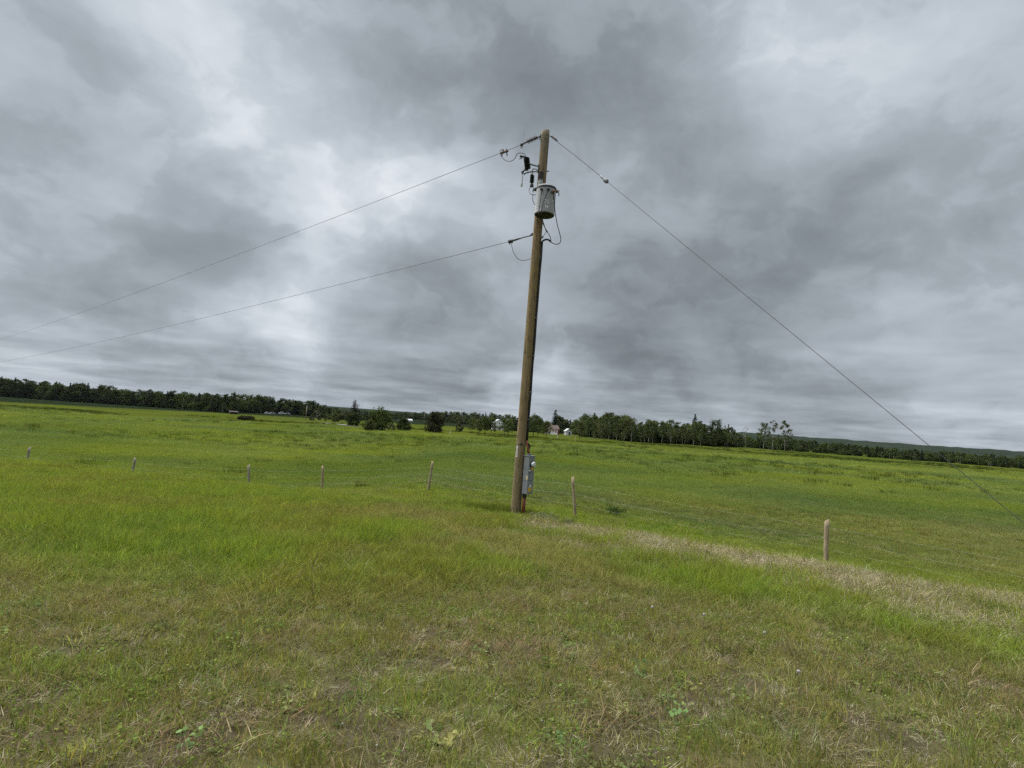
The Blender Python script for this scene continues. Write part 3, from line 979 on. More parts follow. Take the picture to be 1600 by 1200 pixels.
def build_gear():
    ya = POLE_Y - .16
    # --- fuse cutout hanging on its arm
    base = PP(824.6, 264, ya); topz = PP(822.6, 246.8, ya)
    t = thing('fuse_cutout', 'black ribbed fuse cutout with its fuse tube hanging open beside the pole', 'fuse cutout', tuple(base))
    ax = (topz - base).normalized(); L = (topz - base).length
    b = MB(); sheds(b, base, ax, L, .034, .088, 7)
    b.build('insulator', 'black_polymer', t)
    pa = PP(826.5, 256, ya); pe = pole_axis(PP(843, 262, POLE_Y).z)
    a = MB().tube([pa, Vector((pe.x - pole_r(pe.z) + .02, POLE_Y - .06, pe.z))], .022, 6)
    a.tube([pa + Vector((-.06, 0, .012)), pa + Vector((.03, 0, -.01))], .04, 8)
    a.box((pe.x - pole_r(pe.z) - .005, POLE_Y - .05, pe.z - .02), (.03, .08, .17))
    a.build('bracket_arm', 'galvanised', t)
    q = [PP(824.5, 246.3, ya), PP(818.5, 245, ya), PP(812.4, 244, ya)]
    MB().tube(q, [.022, .026, .034], 8).tube([PP(812.5, 244.3, ya), PP(815.5, 247.5, ya), PP(811.2, 248.4, ya)], .013, 6).build('top_contact', 'dark_steel', t)
    h = MB().tube([PP(825.4, 265.5, ya), PP(820, 265.6, ya), PP(816.4, 268.6, ya)], .026, 8)
    h.tube([PP(816.2, 268, ya), PP(816.8, 271, ya)], .035, 8)
    h.build('hinge', 'dark_steel', t)
    f = MB().tube([PP(816.8, 270.5, ya), PP(815.4, 287, ya)], .013, 8)
    f.tube([PP(815.5, 286.5, ya), PP(814.6, 291.4, ya)], .026, 8)
    f.build('fuse_tube', 'pale_grey', t)

    # --- lower conductor arm with clamp, from cutout hinge to the bushing
    tube_thing('copper_jumper', 'dark curved jumper wire between fuse cutout and transformer bushing', 'wire',
               curve_pts([PP(819.2, 273.2, ya), PP(820.5, 271, ya), PP(829, 268.6, ya), PP(838, 268.4, ya - .05), PP(843.6, 270.2, TC.y + .17)], 6), .017, 'dark_steel', 8)

    # --- surge arrester
    base = PP(831.2, 292, ya - .12)
    t = thing('surge_arrester', 'short black ribbed surge arrester standing left of the transformer', 'surge arrester', tuple(base))
    b = MB(); sheds(b, PP(830.9, 286, ya - .12), (0, 0, 1), PP(831, 273.5, ya - .12).z - PP(831, 286, ya - .12).z, .024, .064, 5)
    b.build('insulator', 'black_polymer', t)
    MB().lathe([(.034, 0), (.034, .065)], PP(831, 273.3, ya - .12), seg=12).build('top_cap', 'pale_grey', t)
    MB().lathe([(.030, 0), (.052, .01), (.052, .06), (.04, .09)], PP(830.6, 292.3, ya - .12), seg=14).build('base_clamp', 'dark_steel', t)
    w = MB().tube(curve_pts([PP(831.5, 270.5, ya - .12), PP(832, 265.5, ya - .1), PP(835, 263.6, ya - .1), PP(838.2, 265.3, ya - .15), PP(842.5, 270, TC.y + .17)], 6), .014, 6)
    w.build('lead_wire', 'dark_steel', t)
    g = MB().tube(curve_pts([PP(828.6, 292, ya - .12), PP(826.6, 298, ya - .14), PP(829, 303, TC.y), PP(834, 304.4, TC.y), PP(838.5, 304.2, TC.y)], 6), .009, 6)
    g.build('ground_lead', 'wire_alu', t)
    k = MB().tube([PP(833.2, 291, ya - .12), PP(833.6, 296, TC.y), PP(839, 300, TC.y)], .012, 6).tube([PP(832.5, 297.4, TC.y), PP(838.5, 297.2, TC.y)], .015, 6)
    k.build('support_bracket', 'dark_steel', t)
    tube_thing('ground_wire', 'thin ground wire hanging down the left of the transformer tank', 'wire',
               curve_pts([PP(832.6, 303.5, TC.y), PP(832.3, 311, TC.y), PP(833.2, 315, TC.y + .1), PP(835.5, 320, TC.y + .22)], 6), .009, 'wire_alu', 6)

    # --- upper line, its insulator and clamps
    yl = POLE_Y + .02
    pin = PP(844.8, 212.6, yl); i0 = PP(839.4, 214.6, yl); i1 = PP(823.4, 221.6, yl); cl = PP(813.2, 227, yl)
    t = thing('strain_insulator', 'grey ribbed strain insulator holding the upper line at the pole top', 'insulator', tuple(i0))
    b = MB(); sheds(b, i0, i1 - i0, (i1 - i0).length, .03, .072, 7); b.build('shed_stack', 'grey_porcelain', t)
    MB().tube([pin + Vector((.1, 0, .03)), i0], .02, 8).tube([pin + Vector((.0, 0, .05)), pin + Vector((-.02, 0, -.05))], .022, 8).build('eye_link', 'dark_steel', t)
    c = MB().tube([i1, cl.lerp(i1, .25)], .024, 8)
    c.tube([cl.lerp(i1, .3), cl], [.045, .035], 8)
    for k in (.12, .3): c.tube([cl.lerp(i1, k) + Vector((0, 0, .0)), cl.lerp(i1, k) + Vector((.0, 0, -.10))], .012, 6)
    c.build('dead_end_clamp', 'dark_steel', t)
    MB().tube([cl.lerp(i1, .45) + Vector((0, 0, .22)), cl.lerp(i1, .45) + Vector((0, 0, .36))], .006, 6).tube([cl.lerp(i1, .45), cl.lerp(i1, .45) + Vector((0, 0, .24))], .004, 5).build('pin', 'galvanised', t)
    return cl
CLAMP = build_gear()

# the far pole that carries the other end of the two lines, just out of the picture on the left
def line_dir():
    a = PP(350, 405.5, 28.0)
    return a
FP = Vector((-105.0, 97.0, 0)); FP.z = gz(FP.x, FP.y)
def far_line(p0, px, py, name, label):
    """a span from p0 whose picture passes through pixel (px, py) and that ends over the far pole's place"""
    p0 = Vector(p0)
    d = ray(px, py)
    # the span runs in the vertical plane through p0 and the far pole: cut the pixel's ray with it
    hv = Vector((FP.x - p0.x, FP.y - p0.y, 0)).normalized(); nrm = Vector((-hv.y, hv.x, 0))
    dv = Vector(d); e = Vector(EYE)
    tt = (p0 - e).dot(nrm) / dv.dot(nrm)
    q = e + dv * tt
    s = (Vector((q.x - p0.x, q.y - p0.y, 0))).length
    Ltot = (Vector((FP.x - p0.x, FP.y - p0.y, 0))).length
    sag = 1.0
    k = s / Ltot
    slope_z = (q.z + 4 * sag * k * (1 - k) - p0.z) / k
    end = Vector((FP.x, FP.y, p0.z + slope_z))
    o = MB().tube(sag_pts(p0, end, sag, 60), .0065, 6).build(name, 'wire_alu', smooth=True)
    tag(o, label, 'wire')
    return end, sag_pts(p0, end, sag, 60)
e1, UP = far_line(CLAMP, 350, 406, 'overhead_line', 'upper overhead power line running left from the pole top')
NEU0 = PP(797, 377.2, POLE_Y + .02)
e2, LO = far_line(NEU0, 350, 489, 'neutral_line', 'lower overhead line running left from below the transformer')
print('far pole ends', e1, e2, FP)

def far_pole():
    t = thing('utility_pole', 'distant wooden utility pole at the far left end of the overhead lines', 'utility pole', tuple(FP))
    MB().tube([FP - Vector((0, 0, .5)), Vector((FP.x, FP.y, e1.z + .3))], [.15, .11], 14).build('shaft', 'pole_wood', t, smooth=True)
    MB().tube([Vector((FP.x - .3, FP.y, e1.z)), Vector((FP.x + .3, FP.y, e1.z))], .05, 8).build('line_support', 'dark_steel', t)
far_pole()

def build_wires():
    yl = POLE_Y + .02
    # clamp on the upper line where the tap wire leaves it
    def on_line(pts, px):
        best = min(range(len(pts) - 1), key=lambda i: abs(proj(pts[i])[0] - px))
        return pts[best]
    a = PP(787.5, 237.6, 15.35)
    t = thing('line_clamp', 'small bronze line clamp holding a tap wire on the upper line', 'clamp', tuple(a))
    MB().tube([a + Vector((-.10, 0, -.045)), a + Vector((.12, 0, .05))], .034, 8).tube([a + Vector((-.02, 0, .08)), a + Vector((-.06, 0, -.14))], .02, 6).build('clamp_body', 'copper_dull', t)
    MB().tube([a + Vector((.06, 0, .10)), a + Vector((.10, 0, -.10))], .018, 6).build('clamp_screw', 'dark_steel', t)
    ya = POLE_Y - .16
    tube_thing('tap_wire', 'looping tap wire from line clamp down to the fuse cutout', 'wire',
               curve_pts([PP(787, 237, 15.35), PP(784.5, 234, 15.3), PP(781.6, 235.5, 15.3), PP(782, 241, 15.25), PP(786, 247.5, 15.2), PP(792, 251.5, 15.1), PP(799, 251.6, 15), PP(804.5, 247.5, 14.95),
                          PP(807.3, 241.5, 14.9), PP(811, 239.2, 14.9), PP(817, 239.4, 14.86), PP(820.6, 241.6, 14.85), PP(821, 245.3, ya)], 6), .010, 'wire_alu', 6)
    # neutral dead end
    t = thing('wire_grip', 'long preformed grip that ties the lower line to the pole', 'wire grip', tuple(NEU0))
    p1 = PP(830.2, 367.2, yl)
    MB().tube([NEU0, NEU0.lerp(p1, .28), NEU0.lerp(p1, .55), p1 + Vector((.12, 0, .03))], [.028, .030, .016, .016], 8).build('grip_rod', 'wire_alu', t)
    MB().tube([NEU0 + Vector((-.05, 0, -.015)), NEU0 + Vector((.08, 0, .02))], .05, 8).tube([NEU0, NEU0 + Vector((0, 0, -.09))], .016, 6).build('clamp', 'dark_steel', t)
    MB().tube([p1 + Vector((-.05, 0, -.04)), p1 + Vector((.03, 0, .05)), p1 + Vector((.1, .0, .0))], .022, 6).build('eye_link', 'dark_steel', t)
    tube_thing('neutral_loop', 'thin slack wire looping from the lower line back to the pole', 'wire',
               curve_pts([PP(799.4, 377.5, yl), PP(800, 386, yl), PP(803.2, 396, yl), PP(809, 404, yl), PP(815, 406.7, yl), PP(822, 406.4, yl), PP(829.5, 404, yl)], 6), .008, 'wire_alu', 6)
    # guy wire on the right, anchored in the ground towards the camera
    top = PP(861.5, 212.5, POLE_Y)
    # the anchor lies on the ground opposite the two lines; the pixel (1250, 530) fixes how far
    def screen_err(L):
        hv = Vector((top.x - FP.x, top.y - FP.y, 0)).normalized()
        anc = Vector((top.x + hv.x * L, top.y + hv.y * L, 0)); anc.z = gz(anc.x, anc.y) + .25
        u0, v0 = proj(top)[:2]; u1, v1 = proj(anc)[:2]
        return (v0 + (v1 - v0) * (1250 - u0) / (u1 - u0)) - 530, anc
    bestL = min(np.arange(7, 14, .05), key=lambda L: abs(screen_err(L)[0]) if proj(screen_err(L)[1])[2] > 1 else 1e9)
    anc = screen_err(bestL)[1]
    print('guy', bestL, anc, proj(anc))
    t = thing('guy_wire', 'taut steel guy wire running from the pole top down to the right', 'guy wire', tuple(anc))
    d = (anc - top).normalized()
    # the insulator knot at pixel x = 946
    ks = np.linspace(0, 1, 400); k0 = ks[int(np.argmin([abs(proj(top.lerp(anc, float(k)))[0] - 946.5) for k in ks]))]
    kp = top.lerp(anc, float(k0))
    MB().tube([top + Vector((-.08, 0, .02)), top.lerp(kp, .5), kp - d * .1], .0085, 6).build('upper_strand', 'wire_alu', t)
    MB().tube([kp + d * .1, kp.lerp(anc, .5), anc], .0062, 6).build('lower_strand', 'wire_alu', t)
    MB().lathe([(.014, -.26), (.026, -.2), (.03, -.08), (.055, -.05), (.06, 0), (.055, .05), (.02, .09)], kp, d, 10).build('guy_insulator', 'galvanised', t)
    MB().lathe([(.02, 0), (.034, .03), (.034, .2), (.016, .3)], top, d, 10).build('guy_clamp', 'dark_steel', t)
    MB().tube([anc + Vector((0, 0, .0)) - d * .02, anc + d * .5], .014, 6).build('anchor_rod', 'galvanised', t)
    # secondary drip loops on the right
    cy = TC.y
    yf = cy - TR - .06
    yp = POLE_Y - .13
    g = 'service wires below the transformer'
    tube_thing('service_wire', 'black service wire hanging straight down the left of the tank front', 'wire',
               curve_pts([PP(846.3, 297, yf), PP(845.2, 306, yf), PP(843.4, 318, yf), PP(841.9, 330, yf), PP(842, 337, yf + .03), PP(845.5, 343, yp - .15), PP(850, 353, yp), PP(856, 363.5, yp), PP(860, 371, yp), PP(861, 378, yp)], 6), .011, 'black_rubber', 6, g)
    tube_thing('service_wire', 'black service wire curving down the middle of the tank front', 'wire',
               curve_pts([PP(855.5, 298, yf), PP(852.5, 307, yf), PP(848.4, 318, yf), PP(846.3, 328, yf), PP(846.2, 337, yf + .03), PP(848.3, 345, yp - .12), PP(853.4, 361, yp), PP(856.2, 362, yp)], 6), .011, 'black_rubber', 6, g)
    tube_thing('service_wire', 'black service wire making the wide loop right of the pole', 'wire',
               curve_pts([PP(864.8, 300, cy - .2), PP(866, 315, cy - .15), PP(867.6, 333, cy), PP(870.6, 350, yp), PP(874, 363, yp), PP(876.3, 373, yp), PP(875, 379, yp), PP(870.5, 381.6, yp), PP(865, 380.6, yp), PP(860, 377.5, yp)], 6), .0115, 'black_rubber', 6, g)
    t = thing('service_riser', 'black service cable clipped down the right side of the pole', 'cable', tuple(surf(z_at(688), 1.25, .03)))
    MB().tube(curve_pts([surf(z_at(380), 1.25, .03), PP(848, 376.6, yp), PP(853, 374.3, yp), PP(857.5, 375, yp), PP(860.6, 377.8, yp)], 6), .026, 8).build('weather_loop', 'black_rubber', t, smooth=True)
    zs = np.linspace(z_at(379), z_at(690), 14)
    MB().tube([surf(float(z), 1.25 + .05 * sin(k * 1.3), .030 + .004 * sin(k * 2.1)) for k, z in enumerate(zs)], .029, 10).build('cable', 'black_rubber', t, smooth=True)
    for py in (497, 556, 612, 655):
        z = z_at(py)
        MB().tube([surf(z, .85, .012), surf(z, 1.05, .062), surf(z, 1.25, .072), surf(z, 1.45, .062)], .008, 6).build('cable_clip', 'galvanised', t)
    MB().tube([surf(z_at(373), .95, -.005), surf(z_at(371), .98, .07)], .028, 8).tube([surf(z_at(372), .95, .05), PP(853.5, 362.5, yp)], .008, 6).build('wire_holder', 'galvanised', t)

def proj(P):
    d = np.array(P) - EYE
    z = d @ _f
    return 800 + F * (d @ _r) / z, 600 - F * (d @ _u) / z, z
build_wires()

def build_meter():
    z0, z1 = z_at(769.5), z_at(711.5)
    th = radians(50)
    n = Vector((sin(th), -cos(th), 0)); s = Vector((cos(th), sin(th), 0)); up = Vector((0, 0, 1))   # front normal, sideways (far), up
    R = Matrix((s, n, up)).transposed()
    ctr = pole_axis((z0 + z1) / 2) + Vector((.262, -.10, 0))
    W, D, H = .245, .18, z1 - z0
    t = thing('meter_box', 'tall grey metal meter box with yellow stickers mounted on the pole', 'meter box', (ctr.x, ctr.y, z0))
    MB().box(ctr, (W, D, H), R).build('enclosure', 'box_paint', t, bevel=.008)
    def fp(u, h, off=0.0): return ctr + s * u + n * (D / 2 + off) + up * (h - H / 2)
    # doors of the front
    for nm, h0, h1 in (('meter_cover', .66, .965), ('breaker_door', .37, .64), ('lower_door', .03, .35)):
        MB().box(fp(0, (h0 + h1) / 2 * H, .006), (W - .03, .014, (h1 - h0) * H), R).build(nm, 'box_paint', t, bevel=.004)
    MB().box(ctr + up * (H / 2 + .012), (W + .03, D + .04, .022), R).build('rain_hood', 'galvanised', t, bevel=.005)
    # meter with its glass
    m = MB().lathe([(.085, 0), (.085, .03), (.078, .035)], fp(-.01, .80 * H, .012), n, 24).build('meter_socket', 'dark_steel', t)
    MB().lathe([(.072, 0), (.072, .03), (.060, .055), (.01, .062)], fp(-.01, .80 * H, .05), n, 24).build('meter_dome', 'meter_glass', t, smooth=False)
    MB().lathe([(.035, 0), (.035, .03), (.028, .045)], fp(-.10, .615 * H, .012), n, 12).build('door_latch', 'galvanised', t)
    for (u, h, w, hh, mat, nm) in ((.02, .67, .10, .075, 'yellow_sticker', 'warning_sticker'), (-.02, .22, .09, .07, 'white_plastic', 'paper_sticker'), (-.03, .125, .15, .10, 'yellow_sticker', 'warning_sticker')):
        MB().box(fp(u, h * H, .0155), (w, .003, hh), R).build(nm, mat, t)
    # a cream sticker on the near side of the box
    c2 = ctr - s * (W / 2 + .002) + n * (D * .28) + up * (.435 * H - H / 2)
    MB().box(c2, (.003, .065, .10), R).build('cream_sticker', 'cream_sticker', t)
    for h in (.655, .36):
        MB().box(ctr - s * (W / 2 + .002) + up * (h * H - H / 2), (.006, D - .02, .010), R).build('side_seam', 'box_paint', t)
    MB().tube([fp(-.06, -.005), fp(-.06, -.055)], .012, 6).build('padlock_tab', 'black_rubber', t)
    # conduits
    zf = FOOT
    b = pole_axis(z0) + Vector((.190, -.10, 0))
    bt = Vector((b.x + .012, b.y, z0 - .0))
    cnd = MB().tube([Vector((bt.x + .01, b.y, zf - .3)), Vector((bt.x - .0, b.y, zf + .3)), Vector((bt.x, b.y, z0 - .09))], .046, 14).build('ground_conduit', 'orange_conduit', t, smooth=True)
    MB().tube([Vector((bt.x, b.y, z0 - .10)), Vector((bt.x, b.y, z0 + .002))], .062, 14).build('conduit_collar', 'black_rubber', t)
    u0 = surf(z_at(689), 1.2, .03); u1 = ctr + up * (H / 2 + .02) + Vector((-.015, -.02, 0))
    MB().tube([u0 + Vector((0, 0, .02)), u0.lerp(u1, .6), u1], .034, 10).build('upper_conduit', 'orange_conduit', t, smooth=True)
    MB().tube([u1 - Vector((0, 0, .02)), u1 + Vector((0, 0, .06))], .05, 12).build('conduit_hub', 'galvanised', t)
    k0 = u0 + Vector((.03, -.02, -.03))
    yb = ctr.y
    MB().tube(curve_pts([k0, PP(825.6, 693.5, yb), PP(828, 697, yb), PP(826.6, 701, yb), PP(823.6, 706.5, yb)], 6), .020, 8).build('bonding_cable', 'black_rubber', t, smooth=True)
build_meter()

# ------------------------------------------------------------------ fence
def build_fence():
    def pt(px, base_py, top_py, y, px_top):
        b = PP(px, base_py, y); b.z = gz(b.x, y)
        tp = PP(px_top, top_py, y)
        return b, tp
    spec = [ # base pixel, top pixel, depth, radius, material, label
        ((899, 808), (895.5, 746.5), 18.2, .052, 'post_wood', 'reddish brown round post leaning left, right of the pole'),
        ((669.5, 768), (675.5, 722.5), 23.6, .055, 'post_wood', 'split grey brown post leaning right, left of the pole'),
        ((503.5, 766), (504.8, 729), 25.4, .060, 'post_wood', 'upright light brown post standing behind the straw crest'),
        ((389, 772), (388.5, 727), 25.8, .058, 'post_grey', 'pale grey post farthest left with a flat top'),
    ]
    posts = []
    f = thing('wire_fence', 'old barbed wire fence on leaning wooden posts across the pasture edge', 'fence', (2.2, 18.2, gz(2.2, 18.2)))
    for (bp, tp_, y, r, m, lab) in spec:
        b, tp = pt(bp[0], bp[1], tp_[1], y, tp_[0])
        posts.append((b, tp, r, m, lab))
    # posts outside the photograph's frame on both sides
    for (x, y) in ((8.6, 14.6), (14.5, 10.2)):
        b = Vector((x, y, gz(x, y))); posts.insert(0, (b, b + Vector((.04, .02, 1.18)), .06, 'post_wood', None))
    for (x, y) in ((-18.0, 26.6), (-24.0, 27.6), (-31, 28.6)):
        b = Vector((x, y, gz(x, y))); posts.append((b, b + Vector((.05, .03, 1.2)), .06, 'post_grey', None))
    tops = []
    for b, tp, r, m, lab in posts:
        ax = (tp - b)
        mb = MB(); n = 9; seg = 11
        vs, fs = [], []
        sd = random.random() * 50
        for i in range(n + 1):
            k = i / n
            c = b - ax * .25 + ax * 1.25 * k
            c = c + Vector((.012 * sin(sd + k * 4), .01 * cos(sd + k * 5), 0))
            for j in range(seg):
                a = 2 * pi * j / seg
                rr = r * (1.06 - .15 * k) * (1 + .18 * (vnoise(np.array([j * .8 + sd]), np.array([i * .3]), 3)[0] - .5))
                vs.append((c.x + cos(a) * rr, c.y + sin(a) * rr, c.z + (.05 * cos(a + sd) if i == n else 0)))
        for i in range(n):
            for j in range(seg):
                j2 = (j + 1) % seg
                fs.append((i * seg + j, i * seg + j2, (i + 1) * seg + j2, (i + 1) * seg + j))
        fs.append(tuple(n * seg + j for j in range(seg)))
        o = mb.add(vs, fs).build('post', m, f, smooth=True)
        if lab: o['label'] = lab
        tops.append((b, ax))
    for h in (.38, .62, .86):
        for (b0, a0), (b1, a1) in zip(tops[:-1], tops[1:]):
            p = b0 + a0 * h + Vector((0, -.065, 0)); q = b1 + a1 * h + Vector((0, -.065, 0))
            pts = sag_pts(p, q, .05 + .05 * random.random(), 14)
            w = MB().tube(pts, .0012, 4)
            L = (q - p).length
            for k in range(int(L / .28)):
                c = p.lerp(q, (k + .5) / int(L / .28)); i = int((k + .5) / int(L / .28) * 14); c = pts[i].lerp(pts[min(i + 1, 14)], (k + .5) / int(L / .28) * 14 - i)
                w.tube([c + Vector((-.012, -.012, .014)), c + Vector((.012, .012, -.014))], .0011, 3)
            w.build('barbed_wire', 'barb_wire', f)
build_fence()

# ------------------------------------------------------------------ trees
def leaf_cloud(rng, clumps, per, size, shell=.55):
    """clumps: (centre, radii); leaf-clump quads spread through them"""
    V, Fa, B = [], [], []
    for (c, r) in clumps:
        cb = rng.random()
        for _ in range(per):
            u = Vector((rng.gauss(0, 1), rng.gauss(0, 1), rng.gauss(0, 1))).normalized()
            k = shell + (1 - shell) * rng.random() if rng.random() < .75 else rng.random()
            p = Vector((c[0] + u.x * r[0] * k, c[1] + u.y * r[1] * k, c[2] + u.z * r[2] * k))
            n = (u + Vector((rng.gauss(0, .7), rng.gauss(0, .7), rng.gauss(0, .7) + .3))).normalized()
            a = n.cross(Vector((rng.gauss(0, 1), rng.gauss(0, 1), rng.gauss(0, 1)))).normalized(); b = n.cross(a)
            s = size * rng.uniform(.55, 1.25)
            o = len(V)
            V += [p - a * s * .6, p + b * s * .35, p + a * s * .6, p - b * s * .35]
            bv = min(1, max(0, .55 * cb + .45 * rng.random())); B += [bv] * 4
            Fa.append((o, o + 1, o + 2, o + 3))
    return V, Fa, B

def trunk_mesh(name, rng, H, r, limbs, mat, lean=.03):
    mb = MB()
    a = rng.uniform(0, 6.28)
    pts = [Vector((cos(a) * lean * H * (k / 6) ** 1.5 + rng.gauss(0, .01) * H * .3, sin(a) * lean * H * (k / 6) ** 1.5 + rng.gauss(0, .01) * H * .3, H * k / 6)) for k in range(7)]
    pts[0].z = -.4
    mb.tube(pts, [r * (1.25 if k == 0 else 1 - .13 * k) for k in range(7)], 7)
    for (z, tip) in limbs:
        k = min(5.99, max(0, z / H * 6)); i = int(k)
        q = pts[i].lerp(pts[i + 1], k - i)
        tip = Vector(tip)
        m = q.lerp(tip, .5) + Vector((0, 0, -.06 * (tip - q).length))
        mb.tube([q, m, tip], [r * .45, r * .28, r * .08], 5)
    return mb.mesh(name, mat, True)

def deciduous(seed, H=10.0, W=5.5, bole=.28, n=26, per=42, leaf=.42, bark='bark_pale', tr=.13, sparse=False, col=True):
    rng = random.Random(seed)
    clumps, limbs = [], []
    for k in range(n):
        t = (k + rng.random()) / n
        z = H * (bole + (1 - bole) * t * .96)
        prof = math.sin(pi * min(1, .16 + .80 * t) ** .85) ** .55
        rad = W / 2 * prof * math.sqrt(rng.uniform(.05, 1.0))
        a = rng.uniform(0, 6.28)
        c = (rad * cos(a), rad * sin(a), z)
        s = W * rng.uniform(.13, .24) * (.7 if sparse else 1)
        clumps.append((c, (s, s, s * rng.uniform(.6, .95))))
        if rng.random() < (.9 if sparse else .5):
            limbs.append((max(H * bole * .8, z - rad * .9 - .3), c))
    V, Fa, B = leaf_cloud(rng, clumps, per, leaf)
    cm = proto_mesh('crown', V, Fa, B, 'foliage')
    tm = trunk_mesh('trunk', rng, H * .93, tr, limbs, bark)
    return cm, tm

def spruce(seed, H=12.0, W=4.2, base=.06, rag=.25, leaf=.85, tr=.16, levels=22, gaps=0.0, ex=.85):
    rng = random.Random(seed)
    V, Fa, B = [], [], []
    for l in range(levels):
        t = l / (levels - 1)
        z = H * (base + (1 - base) * t)
        R = W / 2 * (1 - t) ** ex + .12
        nb = max(6, int(13 * (1 - t) + 6))
        for k in range(nb):
            if rng.random() < gaps: continue
            a = 6.283 * (k + rng.random()) / nb
            L = R * rng.uniform(1 - rag * 1.6, 1 + rag * .6)
            cb = rng.random()
            m = max(2, int(L / .32))
            for j in range(m):
                f = (j + .6) / m
                p = Vector((cos(a) * L * f, sin(a) * L * f, z - .28 * L * f + .08 * L * f * f + rng.gauss(0, .06)))
                u = Vector((cos(a) + rng.gauss(0, .35), sin(a) + rng.gauss(0, .35), -.25 + rng.gauss(0, .25))).normalized()
                v = u.cross(Vector((rng.gauss(0, 1), rng.gauss(0, 1), rng.gauss(0, .6)))).normalized()
                s = leaf * rng.uniform(.6, 1.15) * (1.1 - .4 * f)
                o = len(V)
                V += [p - u * s * .55, p + v * s * .36, p + u * s * .7, p - v * s * .36]
                B += [min(1, .5 * cb + .5 * rng.random())] * 4
                Fa.append((o, o + 1, o + 2, o + 3))
    return proto_mesh('crown', V, Fa, B, 'needles'), trunk_mesh('trunk', rng, H * .90, tr, [], 'bark_dark', .005)

def shrub(seed, H=3.0, W=3.4, n=22, per=46, leaf=.28, bark='bark_dark'):
    rng = random.Random(seed)
    clumps, limbs = [], []
    for k in range(n):
        a = rng.uniform(0, 6.28); r = W / 2 * math.sqrt(rng.random()) * .82
        zmax = H * math.sqrt(max(.05, 1 - (r / (W / 2)) ** 2)) * rng.uniform(.82, 1.0)
        z = rng.uniform(.10 * H, zmax * .92)
        c = (r * cos(a), r * sin(a), z); s = W * rng.uniform(.10, .17)
        clumps.append((c, (s, s, s * .85))); 
        if rng.random() < .5: limbs.append((.05 * H, c))
    V, Fa, B = leaf_cloud(rng, clumps, per, leaf)
    V = [Vector((p[0], p[1], max(p[2], .02 * H))) for p in V]
    return proto_mesh('crown', V, Fa, B, 'foliage'), trunk_mesh('trunk', rng, H * .5, .06, limbs, bark, .05)

def bare_tree(seed, H=9.0, r=.07):
    """a nearly leafless young tree with a wisp of twigs"""
    rng = random.Random(seed)
    limbs = []; V, Fa, B = [], [], []
    cl = []
    for k in range(16):
        z = H * rng.uniform(.45, .98); a = rng.uniform(0, 6.28); L = (H - z) * .35 + .35
        c = (L * cos(a), L * sin(a), min(H * 1.02, z + L * 1.2)); limbs.append((z, c)); cl.append((c, (.4, .4, .5)))
    V, Fa, B = leaf_cloud(rng, cl, 9, .20)
    return proto_mesh('crown', V, Fa, B, 'foliage'), trunk_mesh('trunk', rng, H, r, limbs, 'bark_pale', .02)

DEC = [deciduous(100 + k, 10, w, b, n, 54, .46, bk) for k, (w, b, n, bk) in enumerate(((5.6, .26, 26, 'bark_pale'), (4.6, .30, 24, 'bark_pale'), (6.4, .20, 30, 'bark_dark'), (5.0, .34, 22, 'bark_pale')))]
ROUND = [deciduous(120 + k, 6, w, .05, 60, 60, .46, 'bark_dark', .10) for k, w in enumerate((7.6, 6.8, 6.2))]
TRUNKY = [deciduous(130 + k, 8, w, .30, 34, 46, .44, 'bark_dark', .15) for k, w in enumerate((5.6, 6.6, 5.0))]
THIN = [deciduous(140 + k, 11, w, .36, n, 42, .38, 'bark_pale', .11, True) for k, (w, n) in enumerate(((6.0, 34), (5.6, 18), (5.6, 28)))]
SPRC = spruce(165, 12, 4.0, .05, .35, .9, .14, 20, .05, .45)
SPR = [spruce(150 + k, 12, w, .05, r) for k, (w, r) in enumerate(((4.4, .2), (3.4, .3), (5.0, .3)))]
SPRG = spruce(160, 12, 5.6, .10, .5, .80, .16, 20, .15, .55)
SHR = [shrub(170 + k, 3, w) for k, w in enumerate((3.6, 4.4, 3.0))]
LOWSH = shrub(180, 1.3, 4.6, 70, 46, .30)
BARE = bare_tree(190)

def stand(me_pair, name, label, px, base_py, top_py, tint, cat='tree', group=None, wide=1.0, hproto=10.0, back=0.0):
    """one tree of its own at the ground point seen at (px, base_py), as tall as the picture asks"""
    p = ground_hit(px, base_py)
    if back:
        d = Vector((p.x, p.y, 0)).normalized(); p = p + d * back; p.z = gz(p.x, p.y)
    dist = proj(p)[2]
    h = (base_py - top_py) / F * dist
    t = bpy.data.objects.new(name, None); COL.objects.link(t); t.empty_display_size = .3
    t.location = p; t.rotation_euler = (0, 0, random.uniform(0, 6.28))
    s = h / hproto
    t.scale = (s * wide, s * wide, s)
    tag(t, label, cat, group)
    cr = bpy.data.objects.new('crown', me_pair[0]); tr = bpy.data.objects.new('trunk', me_pair[1])
    for o in (cr, tr):
        COL.objects.link(o); o.parent = t
    cr['tint'] = [float(c) for c in tint]
    return t

G_DARK = (.044, .061, .024); G_MID = (.068, .091, .032); G_OLIVE = (.090, .105, .042); G_LIGHT = (.097, .124, .048); G_GREY = (.095, .096, .060)
G_SPR = (.027, .042, .024); BROWN = (.060, .042, .036)
